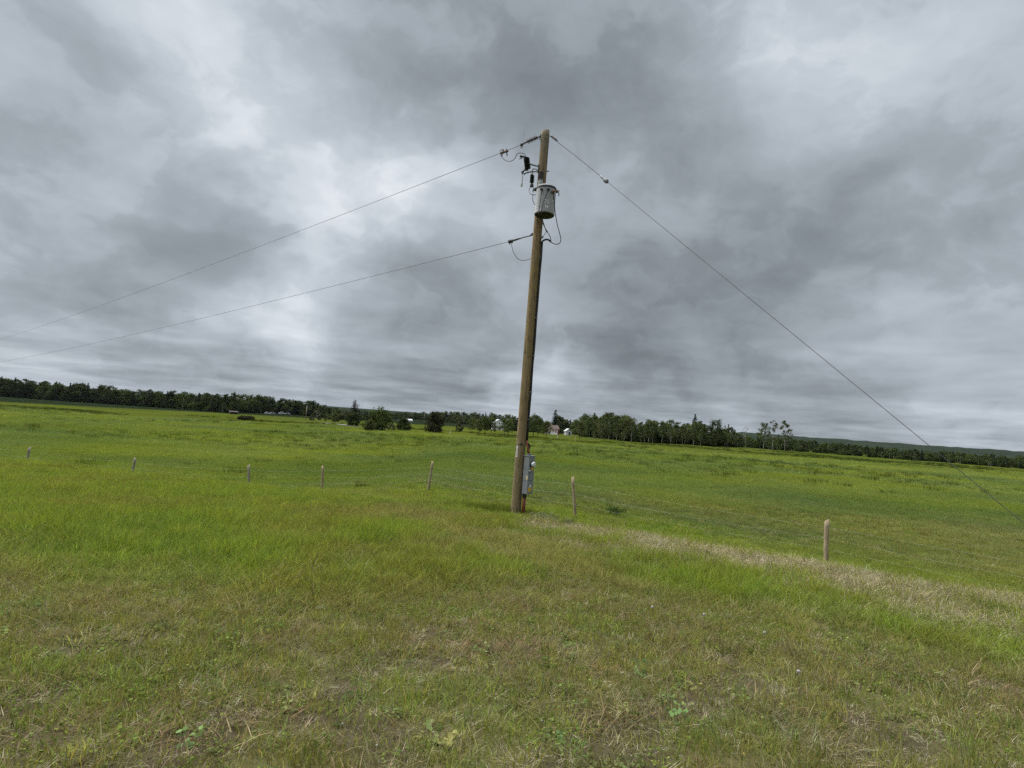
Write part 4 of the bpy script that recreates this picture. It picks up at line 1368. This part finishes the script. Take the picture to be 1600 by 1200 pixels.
# left of the pole
stand(LOWSH, 'low_shrub', 'low dark rounded shrub standing alone in the pasture at far left', 384.5, 656.5, 649, (.042, .045, .026), 'shrub', None, 1.0, 1.35)
stand(SHR[2], 'shrub', 'small grey green shrub beside the bare brownish bush', 487, 657.5, 648, G_GREY, 'shrub', None, 1.0, 3)
stand(BARE, 'young_tree', 'thin brownish half bare young tree among the small shrubs', 493.5, 661, 641, (.12, .09, .06), 'tree', None, 1.6, 9)
stand(SHR[0], 'shrub', 'small dark shrub right of the bare brownish young tree', 499, 656.5, 647, (.060, .056, .036), 'shrub', None, .8, 3)
stand(SHR[2], 'shrub', 'smallest green shrub between two larger shrubs in the pasture', 508.5, 657.5, 651, G_MID, 'shrub', None, .8, 3)
stand(ROUND[2], 'shrub', 'rounded green shrub left of the tall reddish spruce', 523.5, 659, 645, G_OLIVE, 'shrub', None, .8, 6)
stand(SPRG, 'spruce_tree', 'tall ragged spruce with open top and reddish brown lower boughs', 552, 660, 626.5, (.044, .036, .030), 'tree', None, 1.5, 12, 22)
stand(ROUND[0], 'round_bush', 'round dark bush in front of the tall ragged spruce', 551, 665.5, 645, G_DARK, 'bush', None, .82, 6)
stand(ROUND[0], 'round_tree', 'large spreading dark green tree left of the pole', 591, 673, 640, G_MID, 'tree', None, 1.0, 6)
stand(ROUND[2], 'round_bush', 'pale green bush at the left foot of the large spreading tree', 577, 673, 655, G_OLIVE, 'bush', None, .8, 6)
stand(SHR[1], 'shrub', 'airy grey green bush right of the large spreading tree', 612, 673, 655, G_GREY, 'shrub', None, .6, 3)
stand(ROUND[1], 'round_bush', 'compact rounded bush with dark base left of the wooden marker post', 629, 673, 653.5, G_DARK, 'bush', None, 1.0, 6)
stand(ROUND[1], 'round_tree', 'dark brownish round tree with pale trunk feet in mid field', 678, 675, 644.5, (.044, .044, .026), 'tree', None, .85, 6)
stand(SHR[0], 'shrub', 'grey green shrub right of the dark brownish round tree', 718, 674, 656, G_GREY, 'shrub', None, .8, 3)
for k, (px, b, tp, m, tint, lab) in enumerate((
        (737, 677, 653, 0, G_OLIVE, 'leafy tree leftmost in the row left of the white barn'),
        (748, 679, 655, 1, G_OLIVE, 'second tree from the left in the row beside the white barn'),
        (757.5, 680, 650, 2, G_MID, 'slender tree just left of the white barn'),
        (767, 680.5, 652, 1, G_OLIVE, 'tree whose dark trunk stands under the left end of the barn'),
        (787.5, 680.5, 655, 0, G_OLIVE, 'tree whose dark trunk stands under the right end of the barn'),
        (794, 682, 656, 2, G_LIGHT, 'pale green tree between the white barn and the pole'))):
    stand(TRUNKY[m], 'small_tree', lab, px, b, tp, tint, 'tree', 'dark trunked trees in front of the barn', 1.0 if k != 3 else .8, 8)
# right of the pole
for k, (px, b, tp, m, tint, lab) in enumerate((
        (833, 683.5, 648, 1, G_MID, 'full leafy tree just right of the pole'),
        (840, 683.5, 655, 0, G_OLIVE, 'leafy tree between the pole and the red house'),
        (853, 685, 659, 2, G_OLIVE, 'small tree in front of the left end of the red house'),
        (905.5, 686, 658, 0, G_OLIVE, 'lone small tree with dark trunk right of the white shed'),
        (899, 683, 656, 2, G_LIGHT, 'pale thin tree right behind the lone dark trunked tree'))):
    stand(TRUNKY[m], 'small_tree', lab, px, b, tp, tint, 'tree', 'dark trunked trees in front of the red house', 1.0, 8)
stand(SPRC, 'spruce_tree', 'tall dark spruce rising behind the red house', 866, 678, 642, G_SPR, 'tree', None, 1.2, 12, 40)
# front row of the right wood: pale trunks that show one by one
fr = [(927, 685, 660, 1), (939, 686.5, 655, 0), (951, 688, 659, 3), (963, 689, 657, 1), (975, 690, 660, 0), (986, 691, 658, 3), (1001, 692, 660, 1), (1007, 692.5, 663, 3), (1019, 692.5, 659, 0), (1034, 693, 660, 1),
      (1048, 694, 662, 3), (1057, 694, 660, 0), (1066, 694.5, 664, 1), (1070, 694.5, 662, 3), (1083, 696, 664, 0), (1094, 697, 666, 3)]
ords = ['first', 'second', 'third', 'fourth', 'fifth', 'sixth', 'seventh', 'eighth', 'ninth', 'tenth', 'eleventh', 'twelfth', 'thirteenth', 'fourteenth', 'fifteenth', 'sixteenth']
for k, (px, b, tp, m) in enumerate(fr):
    stand(DEC[m], 'aspen_tree', 'pale trunked aspen, %s from the left along the front of the right wood' % ords[k], px, b, tp + (0, 6, -2, 4, 9, 1, 5)[k % 7], (G_MID, G_OLIVE, (.066, .082, .034))[k % 3], 'tree', 'aspens along the front of the right wood', .75, 10)
stand(SPRC, 'spruce_tree', 'thin dark spruce spire poking above the right wood', 1084, 690, 648, G_SPR, 'tree', None, .9, 12, 14)
stand(DEC[2], 'broad_tree', 'broad dark crowned tree at the right end of the wood', 1119, 698, 656, G_DARK, 'tree', None, 1.1, 10)
stand(SPR[1], 'spruce_tree', 'short dark spruce tip right of the broad dark tree', 1137, 697, 664, G_SPR, 'tree', None, .9, 12, 20)
stand(SPR[0], 'spruce_tree', 'smallest spruce tip sloping down at the end of the right wood', 1146, 698, 672, G_SPR, 'tree', None, .6, 12, 25)
stand(BARE, 'young_tree', 'thin pale bare snag standing in the gap of the wood', 1164, 700, 667, (.11, .10, .06), 'tree', None, .8, 9)
for k, (px, b, tp, m, w, tint, lab) in enumerate((
        (1193, 703, 660, 0, .95, G_MID, 'tall loose aspen leftmost of the three at far right'),
        (1206.5, 704, 656, 1, .75, (.095, .10, .05), 'thinnest airy aspen, middle of the three at far right'),
        (1226, 705, 657, 2, .85, G_MID, 'tall aspen with bare lower trunk, rightmost of the three'))):
    stand(THIN[m], 'aspen_tree', lab, px, b, tp, tint, 'tree', 'three tall aspens at far right', w, 11)

def wood(name, label, cols, rows, gap, mix, seed, tints, dens=1.0, hk=(.52, 1.07), first=7.0):
    """a wood that reads as one mass: cols = (px, base_py, top_py) along its front"""
    rng = np.random.default_rng(seed)
    protos = DEC + SPR + ROUND
    hp = [10] * 4 + [12] * 3 + [6] * 3
    coll = bpy.data.collections.new(name)
    for k, (cm, tm) in enumerate(protos):
        pass
    # crowns and trunks are scattered as two matching clouds joined in one object: use one mesh for each tree
    for k, (cm, tm) in enumerate(protos):
        if ('wood%d' % k) not in WOODM:
            bm = bmesh.new(); bm.from_mesh(cm)
            nf = len(bm.faces); bm.from_mesh(tm)
            bm.faces.ensure_lookup_table()
            for i in range(nf, len(bm.faces)): bm.faces[i].material_index = 1
            me = bpy.data.meshes.new('forest_tree'); bm.to_mesh(me); bm.free()
            me.materials.append(cm.materials[0]); me.materials.append(tm.materials[0])
            WOODM['wood%d' % k] = me
        coll.objects.link(bpy.data.objects.new('forest_tree_%02d' % k, WOODM['wood%d' % k]))
    pos, rot, scl, tint, idx = [], [], [], [], []
    px0, px1 = cols[0][0], cols[-1][0]
    xs = [c[0] for c in cols]
    px = px0
    while px < px1:
        b = np.interp(px, xs, [c[1] for c in cols]); tp = np.interp(px, xs, [c[2] for c in cols])
        p = ground_hit(px, b); dist = proj(p)[2]
        hfront = (b - tp) / F * dist
        d = Vector((p.x, p.y, 0)).normalized()
        for r in range(rows):
            q = p + d * (first + r * gap + rng.normal(0, gap * .35)) + Vector((d.y, -d.x, 0)) * rng.normal(0, 1.5)
            q.z = gz(q.x, q.y)
            kx = int(rng.choice(len(mix), p=np.array(mix) / sum(mix)))
            dq = proj(q)[2]
            top_here = tp + (0 if r else 1.0)
            hh = (proj(q)[1] - top_here - .0) / F * dq * rng.uniform(*hk)
            hh = max(2.0, min(hh, hfront * 1.5))
            if kx >= 7: hh *= .55
            s = hh / hp[kx]
            pos.append(q); rot.append((0, 0, rng.random() * 6.28)); scl.append((s * rng.uniform(1.0, 1.45), s * rng.uniform(1.0, 1.45), s))
            c = np.array(tints[int(rng.integers(len(tints)))]) if kx not in (4, 5, 6) else np.array(G_SPR)
            tint.append(c * rng.uniform(.75, 1.25)); idx.append(kx)
        for u in range(3):            # undergrowth closes the wood towards the ground
            q = p + d * (first + rng.uniform(.5, gap * 2)) + Vector((d.y, -d.x, 0)) * rng.normal(0, 2.5)
            q.z = gz(q.x, q.y)
            s = hfront * rng.uniform(.22, .45) / 6
            pos.append(q); rot.append((0, 0, rng.random() * 6.28)); scl.append((s * 1.3, s * 1.3, s))
            tint.append(np.array(tints[int(rng.integers(len(tints)))]) * rng.uniform(.6, 1.0)); idx.append(7 + int(rng.integers(3)))
        px += gap_px(dist) / dens * rng.uniform(.7, 1.3)
    return scatter(name, label, 'wood', coll, pos, rot, scl, tint, idx)
WOODM = {}
def gap_px(dist): return 2.9 / dist * F

T1 = [G_DARK, G_MID, (.046, .062, .024)]
T2 = [G_MID, G_OLIVE, (.060, .078, .030), G_DARK, (.090, .108, .040)]
wood('left_wood', 'long dark mixed wood along the rise at the left', [(-60, 615, 585), (100, 627, 598), (250, 637, 610), (350, 645, 616), (372, 645, 614), (420, 646, 621), (470, 649, 624), (500, 652, 630), (521, 655, 637)], 4, 6, [3, 2, 3, 2, 1.2, 1, .6, .5, .5, .5], 1, T1)
wood('middle_wood', 'far dark treeline behind the pasture in the middle', [(518, 656, 640), (545, 656, 641), (570, 656, 640), (610, 655, 643), (638, 655, 645), (660, 656, 644), (700, 660, 643), (735, 664, 644), (765, 668, 646), (790, 671, 648), (815, 674, 655)], 4, 7, [2, 1.5, 2, 1.5, 1.6, 1.6, .8, 1, 1, 1], 2, T1 + [G_OLIVE])
wood('house_wood', 'dark wood behind the red house and the white shed', [(815, 675, 655), (835, 676, 649), (870, 677, 649), (884, 678, 653), (900, 679, 648), (930, 682, 647)], 4, 7, [2, 2, 3, 2, 2, 1.6, 1, .5, .5, .5], 3, T1)
wood('right_wood', 'tall leafy wood behind the pale trunks at the right', [(915, 683, 648), (940, 685, 647), (980, 690, 650), (1020, 692, 655), (1050, 693.5, 657), (1075, 695, 660), (1105, 697, 662), (1135, 698, 667), (1150, 699, 680)], 4, 6, [3, 3, 2, 3, .3, .3, .1, .4, .4, .4], 4, T2, 1.1, (.50, 1.08), 4)
wood('valley_wood', 'low dark wood sinking into the valley at far right', [(1140, 699, 680), (1170, 700, 682), (1200, 703, 684), (1250, 706, 687), (1350, 714, 696), (1480, 723, 706), (1660, 738, 716)], 8, 9, [2, 2, 3, 2, 1, 1, .5, 1, 1, 1], 5, T1 + [G_MID], 1.0)

# ------------------------------------------------------------------ buildings and vehicles far off
def frame_at(px, base_py, face=0.0, back=0.0):
    """ground point, metres for a pixel there, and a turn that faces the camera (plus face)"""
    p = ground_hit(px, base_py)
    if back:
        d = Vector((p.x, p.y, 0)).normalized(); p = p + d * back; p.z = gz(p.x, p.y)
    m = proj(p)[2] / F
    return p, m, -math.atan2(p.x, p.y) + face
class Local:
    """build parts of a thing in its own coordinates: x to the right, y away, z up"""
    def __init__(self, t, p, rz): self.t, self.m = t, Matrix.Translation(p) @ Matrix.Rotation(rz, 4, 'Z')
    def part(self, name, mat, mb, parent=None, bevel=0.0, smooth=False):
        mb.v = [tuple(self.m @ Vector(v)) for v in mb.v]
        o = mb.build(name, mat, smooth=smooth, bevel=bevel)
        o.parent = parent or self.t
        o.matrix_parent_inverse = Matrix() if parent else WORLD_INV[self.t.name].copy()
        return o
def prism(mb, prof, y0, y1):
    n = len(prof)
    mb.add([(x, y0, z) for x, z in prof] + [(x, y1, z) for x, z in prof],
           [tuple(range(n)), tuple(range(2 * n - 1, n - 1, -1))] + [(i, (i + 1) % n, (i + 1) % n + n, i + n) for i in range(n)])
    return mb

def build_far():
    # white barn with a gambrel roof
    p, m, rz = frame_at(779.5, 673, .18, 25)
    w, h = 18 * m, 15.5 * m
    t = thing('white_barn', 'white gambrel roofed barn half hidden by trees left of the pole', 'barn', tuple(p), rz=rz)
    L = Local(t, p, rz); D = w * 1.3
    prof = [(-w / 2, -.3), (w / 2, -.3), (w / 2, h * .48), (w * .33, h * .80), (0, h), (-w * .33, h * .80), (-w / 2, h * .48)]
    L.part('wall', 'barn_white', prism(MB(), prof, 0, D))
    rp = [(w / 2 + .35, h * .44), (w * .34, h * .82), (0, h + .25), (-w * .34, h * .82), (-w / 2 - .35, h * .44)]
    th = .18
    for a, b in zip(rp[:-1], rp[1:]):
        L.part('roof_slope', 'metal_roof', prism(MB(), [a, b, (b[0], b[1] + th), (a[0], a[1] + th)], -.4, D + .4))
    dr = L.part('door', 'metal_roof', MB().box((0, -.05, h * .19), (w * .26, .08, h * .40)))
    for sx in (-1, 1):
        wd = L.part('window', 'barn_white', MB().box((sx * w * .32, -.05, h * .30), (w * .13, .10, h * .15)))
        L.part('pane', 'window_glass', MB().box((sx * w * .32, -.06, h * .30), (w * .10, .12, h * .12)), wd)
    lf = L.part('loft_window', 'barn_white', MB().box((0, -.05, h * .66), (w * .16, .10, h * .15)))
    L.part('pane', 'window_glass', MB().box((0, -.06, h * .66), (w * .12, .12, h * .11)), lf)

    # red house with brown roof and white porch
    p, m, rz = frame_at(862, 678.5, -.12, 0)
    w, h = 22 * m, 14.5 * m
    t = thing('red_house', 'small red house with brown roof and white porch behind trees', 'house', tuple(p), rz=rz)
    L = Local(t, p, rz); D = w * .55
    L.part('wall', 'tan_siding', MB().box((-w * .12, D / 2, h * .30 - .1), (w * .72, D, h * .62)))
    L.part('red_wing', 'red_paint', MB().box((w * .30, D * .35, h * .30 - .1), (w * .34, D * .8, h * .60)))
    rf = L.part('roof', 'brown_roof', MB().add([(-w * .52, -.5, h * .58), (w * .52, -.5, h * .58), (w * .52, D + .5, h * .58), (-w * .52, D + .5, h * .58), (-w * .36, D / 2, h), (w * .40, D / 2, h)],
                                              [(0, 1, 5, 4), (2, 3, 4, 5), (1, 2, 5), (3, 0, 4), (3, 2, 1, 0)]))
    L.part('chimney', 'tan_siding', MB().box((-w * .1, D / 2, h * 1.02), (.6, .6, h * .28)), rf)
    L.part('porch', 'white_paint', MB().box((w * .12, -1.0, h * .08), (w * .62, 2.0, h * .20)))
    for x in (.02, .22, .40): L.part('porch_post', 'white_paint', MB().box((w * x, -1.8, h * .36), (.22, .22, h * .40)))
    for x, mt in ((-.36, 'tan_siding'), (-.14, 'tan_siding'), (.24, 'white_paint'), (.36, 'white_paint')):
        f = L.part('window', 'white_paint', MB().box((w * x, (-.06 if x < .1 else -D * .05 - .06), h * .38), (w * .085, .12, h * .20)))
        L.part('pane', 'window_glass', MB().box((w * x, (-.08 if x < .1 else -D * .05 - .08), h * .38), (w * .065, .12, h * .16)), f)

    # white shed
    p, m, rz = frame_at(888.5, 680, .35, 0)
    w, h = 9.5 * m, 10 * m
    t = thing('white_shed', 'little white shed with grey roof right of the red house', 'shed', tuple(p), rz=rz)
    L = Local(t, p, rz); D = w * .9
    L.part('wall', 'barn_white', prism(MB(), [(-w / 2, -.2), (w / 2, -.2), (w / 2, h * .58), (0, h * .95), (-w / 2, h * .58)], 0, D))
    for sx in (-1, 1):
        L.part('roof_slope', 'metal_roof', prism(MB(), [(sx * (w / 2 + .3), h * .52), (0, h * .97), (0, h * 1.04), (sx * (w / 2 + .3), h * .59)], -.35, D + .35))
    L.part('door', 'window_glass', MB().box((w * .12, -.03, h * .26), (w * .30, .08, h * .44)))

    # low grey roofed building behind the middle bushes
    p, m, rz = frame_at(638, 659.5, .1, 4)
    w, h = 12 * m, 5 * m
    t = thing('low_building', 'low pale building with blue grey roof behind the compact rounded bush', 'building', tuple(p), rz=rz)
    L = Local(t, p, rz); D = w * .5
    L.part('wall', 'white_paint', MB().box((0, D / 2, h * .28), (w, D, h * .6)))
    L.part('roof', 'metal_roof', MB().add([(-w * .54, -.5, h * .58), (w * .54, -.5, h * .58), (w * .54, D + .5, h * .58), (-w * .54, D + .5, h * .58), (-w * .50, D / 2, h), (w * .50, D / 2, h)],
                                          [(0, 1, 5, 4), (2, 3, 4, 5), (1, 2, 5), (3, 0, 4), (3, 2, 1, 0)]))
    for x in (-.3, 0, .3):
        L.part('window', 'window_glass', MB().box((w * x, -.02, h * .32), (w * .14, .08, h * .24)))

    # dark shed at the edge of the left wood
    p, m, rz = frame_at(365.5, 647, .1, 1)
    w, h = 13 * m, 4.2 * m
    t = thing('dark_shed', 'low dark open shed under the pale trunks at the left wood', 'shed', tuple(p), rz=rz)
    L = Local(t, p, rz)
    L.part('wall', 'dark_timber', MB().box((0, 2, h * .35), (w * .9, 4, h * .8)))
    L.part('roof', 'dark_timber', MB().add([(-w / 2, -.6, h * .75), (w / 2, -.6, h * .75), (w / 2, 4.6, h), (-w / 2, 4.6, h), (-w / 2, -.6, h * .83), (w / 2, -.6, h * .83), (w / 2, 4.6, h * 1.08), (-w / 2, 4.6, h * 1.08)],
                                           [(3, 2, 1, 0), (4, 5, 6, 7), (0, 1, 5, 4), (1, 2, 6, 5), (2, 3, 7, 6), (3, 0, 4, 7)]))

    def car(name, label, px, base, length, mat, face, tall=1.0, cat='car', back=0.0):
        p, m, rz = frame_at(px, base, face, back)
        l = length
        t = thing(name, label, cat, tuple(p), rz=rz)
        L = Local(t, p, rz); W = 1.8
        hb = .95 * tall
        body = [(-l / 2, .35), (l / 2, .35), (l / 2, hb * .78), (l * .46, hb), (-l * .46, hb), (-l / 2, hb * .8)]
        L.part('body', mat, prism(MB(), body, 0, W), bevel=.05)
        cab = [(-l * .36, hb), (l * .22, hb), (l * .10, hb + .62 * tall), (-l * .28, hb + .62 * tall)]
        c = L.part('cabin', mat, prism(MB(), cab, .12, W - .12), bevel=.04)
        L.part('side_window', 'window_glass', prism(MB(), [(-l * .31, hb + .06), (l * .16, hb + .06), (l * .08, hb + .50 * tall), (-l * .26, hb + .50 * tall)], .10, .13), c)
        for x in (-.32, .32):
            for y in (.02, W - .24):
                L.part('wheel', 'tyre', MB().lathe([(.20, 0), (.33, .02), (.33, .2), (.2, .22)], (l * x, y, .33), (0, 1, 0), 14))
    car('parked_car', 'longest white vehicle parked before the left wood', 441, 647.4, 5.6, 'car_white', .15, 1.25)
    car('parked_car', 'white vehicle with rounded roof behind the longest white one', 448.5, 647.6, 4.8, 'car_white', -.2, 1.35, back=3)
    car('parked_car', 'small white car alone at the foot of the left wood', 417.5, 646.9, 3.9, 'car_white', .1)
    car('parked_car', 'dull grey car between the white vehicles at the left wood', 426.5, 647.2, 4.4, 'metal_roof', .2)
    car('parked_car', 'small white car by the low grey roofed building', 625, 658.5, 3.9, 'car_white', .1)

    for (px, b, tp, lab, mat, r) in ((477.5, 656, 634, 'distant pale utility pole before the left wood', 'post_grey', .16), (662.3, 661, 643, 'distant grey utility pole left of the dark brownish round tree', 'post_grey', .16),
                                     (878.6, 677, 652, 'distant pale utility pole between the red house and the shed', 'post_grey', .16)):
        p, m, rz = frame_at(px, b)
        h = (b - tp) * m
        t = thing('distant_pole', lab, 'utility pole', tuple(p))
        MB().tube([p - Vector((0, 0, .4)), p + Vector((0, 0, h))], [r, r * .75], 10).build('shaft', mat, t, smooth=True)
        MB().tube([p + Vector((-.35, 0, h - .5)), p + Vector((.35, 0, h - .5))], .05, 6).build('line_support', 'dark_steel', t)
    for (px, b, tp, lab, mat) in ((703.3, 679.5, 672, 'short white marker stake in the pasture left of the barn', 'white_plastic'), (870.6, 686, 679.5, 'pale marker stake below the red house', 'white_plastic'),
                                  (898.6, 688.5, 681, 'yellowish marker stake left of the lone small tree', 'cream_sticker'), (641.5, 674, 661, 'dark wooden marker post right of the compact bush', 'post_grey')):
        p, m, rz = frame_at(px, b)
        h = (b - tp) * m
        t = thing('marker_stake', lab, 'stake', tuple(p))
        MB().tube([p - Vector((0, 0, .3)), p + Vector((0, 0, h * .96)), p + Vector((.01, 0, h))], [.07, .065, .03], 8).build('shaft', mat, t)
        MB().lathe([(.066, 0), (.072, .02), (.072, .14), (.066, .16)], p + Vector((0, 0, h * .62)), seg=8).build('band', mat, t)
build_far()

# ------------------------------------------------------------------ weeds and seed heads that stand out singly
def build_weeds():
    rng = random.Random(31)
    def weed(name, label, px, py, me, tint, s, cat='weed', z=1.0):
        p = ground_hit(px, py)
        o = bpy.data.objects.new(name, me); COL.objects.link(o)
        o.location = p; o.scale = (s, s, s * z); o.rotation_euler = (0, 0, rng.uniform(0, 6))
        o['tint'] = [float(c) for c in tint]
        tag(o, label, cat)
        return o
    V, Fa, B = tuft(.30, 170, .25, .55, .012, .6, 3, rng)
    dark = proto_mesh('weed_clump', V, Fa, B, 'grass_blade')
    V, Fa, B = leaf_cloud(rng, [((rng.gauss(0, .22), rng.gauss(0, .18), rng.uniform(.1, .38)), (.13, .13, .12)) for _ in range(16)], 34, .055)
    leafy = proto_mesh('leafy_weed', V, Fa, B, 'broad_leaf')
    weed('weed_clump', 'dark green weed clump in the pasture right of the reddish post', 962, 806, leafy, (.060, .095, .030), 1.0, z=.9)
    weed('weed_clump', 'dark grass tussock behind the crest between two left posts', 564, 762, dark, (.085, .12, .022), 1.0, z=.8)
    weed('leafy_weed', 'silvery leafy weed right at the foot of the pole', 843, 815, leafy, (.22, .24, .15), .55)
    weed('leafy_weed', 'silvery leafy weed between the pole and the reddish post', 862, 818, leafy, (.20, .225, .13), .60)
    weed('leafy_weed', 'small dull green weed just before the reddish post', 884, 823, leafy, (.14, .165, .085), .5)
    # reddish dock stalks in the turf at lower right
    for k, (px, py, lab) in enumerate(((1032, 1012, 'reddish brown dock stalks in the turf at lower right'), (1140, 1022, 'thinner reddish dock stalks nearer the right edge'))):
        V, Fa, B = tuft(.13, 34, .10, .26, .006, .25, 3, rng)
        weed('dock_plant', lab, px, py, proto_mesh('dock_plant', V, Fa, B, 'dry_blade'), (.13, .075, .045), 1.0 - .2 * k, 'weed')
    V, Fa, B = tuft(.05, 7, .35, .75, .009, .5, 5, rng)
    weed('dry_stalk', 'tall pale dry stalks standing in the ditch grass at right', 1062, 868, proto_mesh('dry_stalk', V, Fa, B, 'dry_blade'), (.36, .30, .18), 1.0, 'stalk')
    # dandelion clocks
    heads = [(1018, 975, 'largest white dandelion clock right of centre in the turf'), (1098, 984, 'small white dandelion clock behind the dock stalks'), (1192, 1014, 'grey white dandelion clock near the right edge'),
             (1242, 1077, 'lowest white dandelion clock at the right edge'), (596, 1178, 'small white clover flower at the bottom left of centre'), (533, 1148, 'pale clover flower above the bottom edge at left'),
             (846, 1145, 'pale flower head in the turf below the pole'), (1158, 1005, 'tiny dandelion clock left of the grey white one')]
    for k, (px, py, lab) in enumerate(heads):
        p = ground_hit(px, py); hgt = .17 - .012 * k if k < 4 else .06
        t = thing('dandelion', lab, 'flower', tuple(p))
        tip = p + Vector((rng.gauss(0, .015), rng.gauss(0, .015), hgt))
        MB().tube([p - Vector((0, 0, .02)), p.lerp(tip, .5) + Vector((.006, 0, 0)), tip], .0022, 5).build('stem', 'stalk_green', t)
        r = .0135 if k < 4 else .006
        mb = MB()
        for _ in range(60):
            u = Vector((rng.gauss(0, 1), rng.gauss(0, 1), rng.gauss(0, 1) + .3)).normalized()
            a = u.orthogonal().normalized() * r * .28; b = u.cross(a).normalized() * r * .28
            q = tip + u * r
            mb.add([tip, q - a, q + b, q + a, q - b], [(0, 1, 2), (0, 3, 4), (1, 2, 3, 4)])
        mb.build('seed_head', 'seed_white', t)
build_weeds()

# ------------------------------------------------------------------ air
def build_haze():
    m = bpy.data.materials.new('haze_air'); m.use_nodes = True; m.node_tree.nodes.clear()
    N = NT(m.node_tree)
    out = N.n('ShaderNodeOutputMaterial'); v = N.n('ShaderNodeVolumePrincipled')
    v.inputs['Color'].default_value = (.72, .80, .92, 1)
    v.inputs['Density'].default_value = .000018
    v.inputs['Anisotropy'].default_value = 0.0
    N.t.links.new(v.outputs[0], out.inputs['Volume'])
    MATS['haze_air'] = m
    o = MB().box((0, 4750, 10), (18100, 14700, 80)).build('haze', 'haze_air')
    kind(o, 'stuff', 'thin pale haze in the air over the far fields', 'haze')
build_haze()
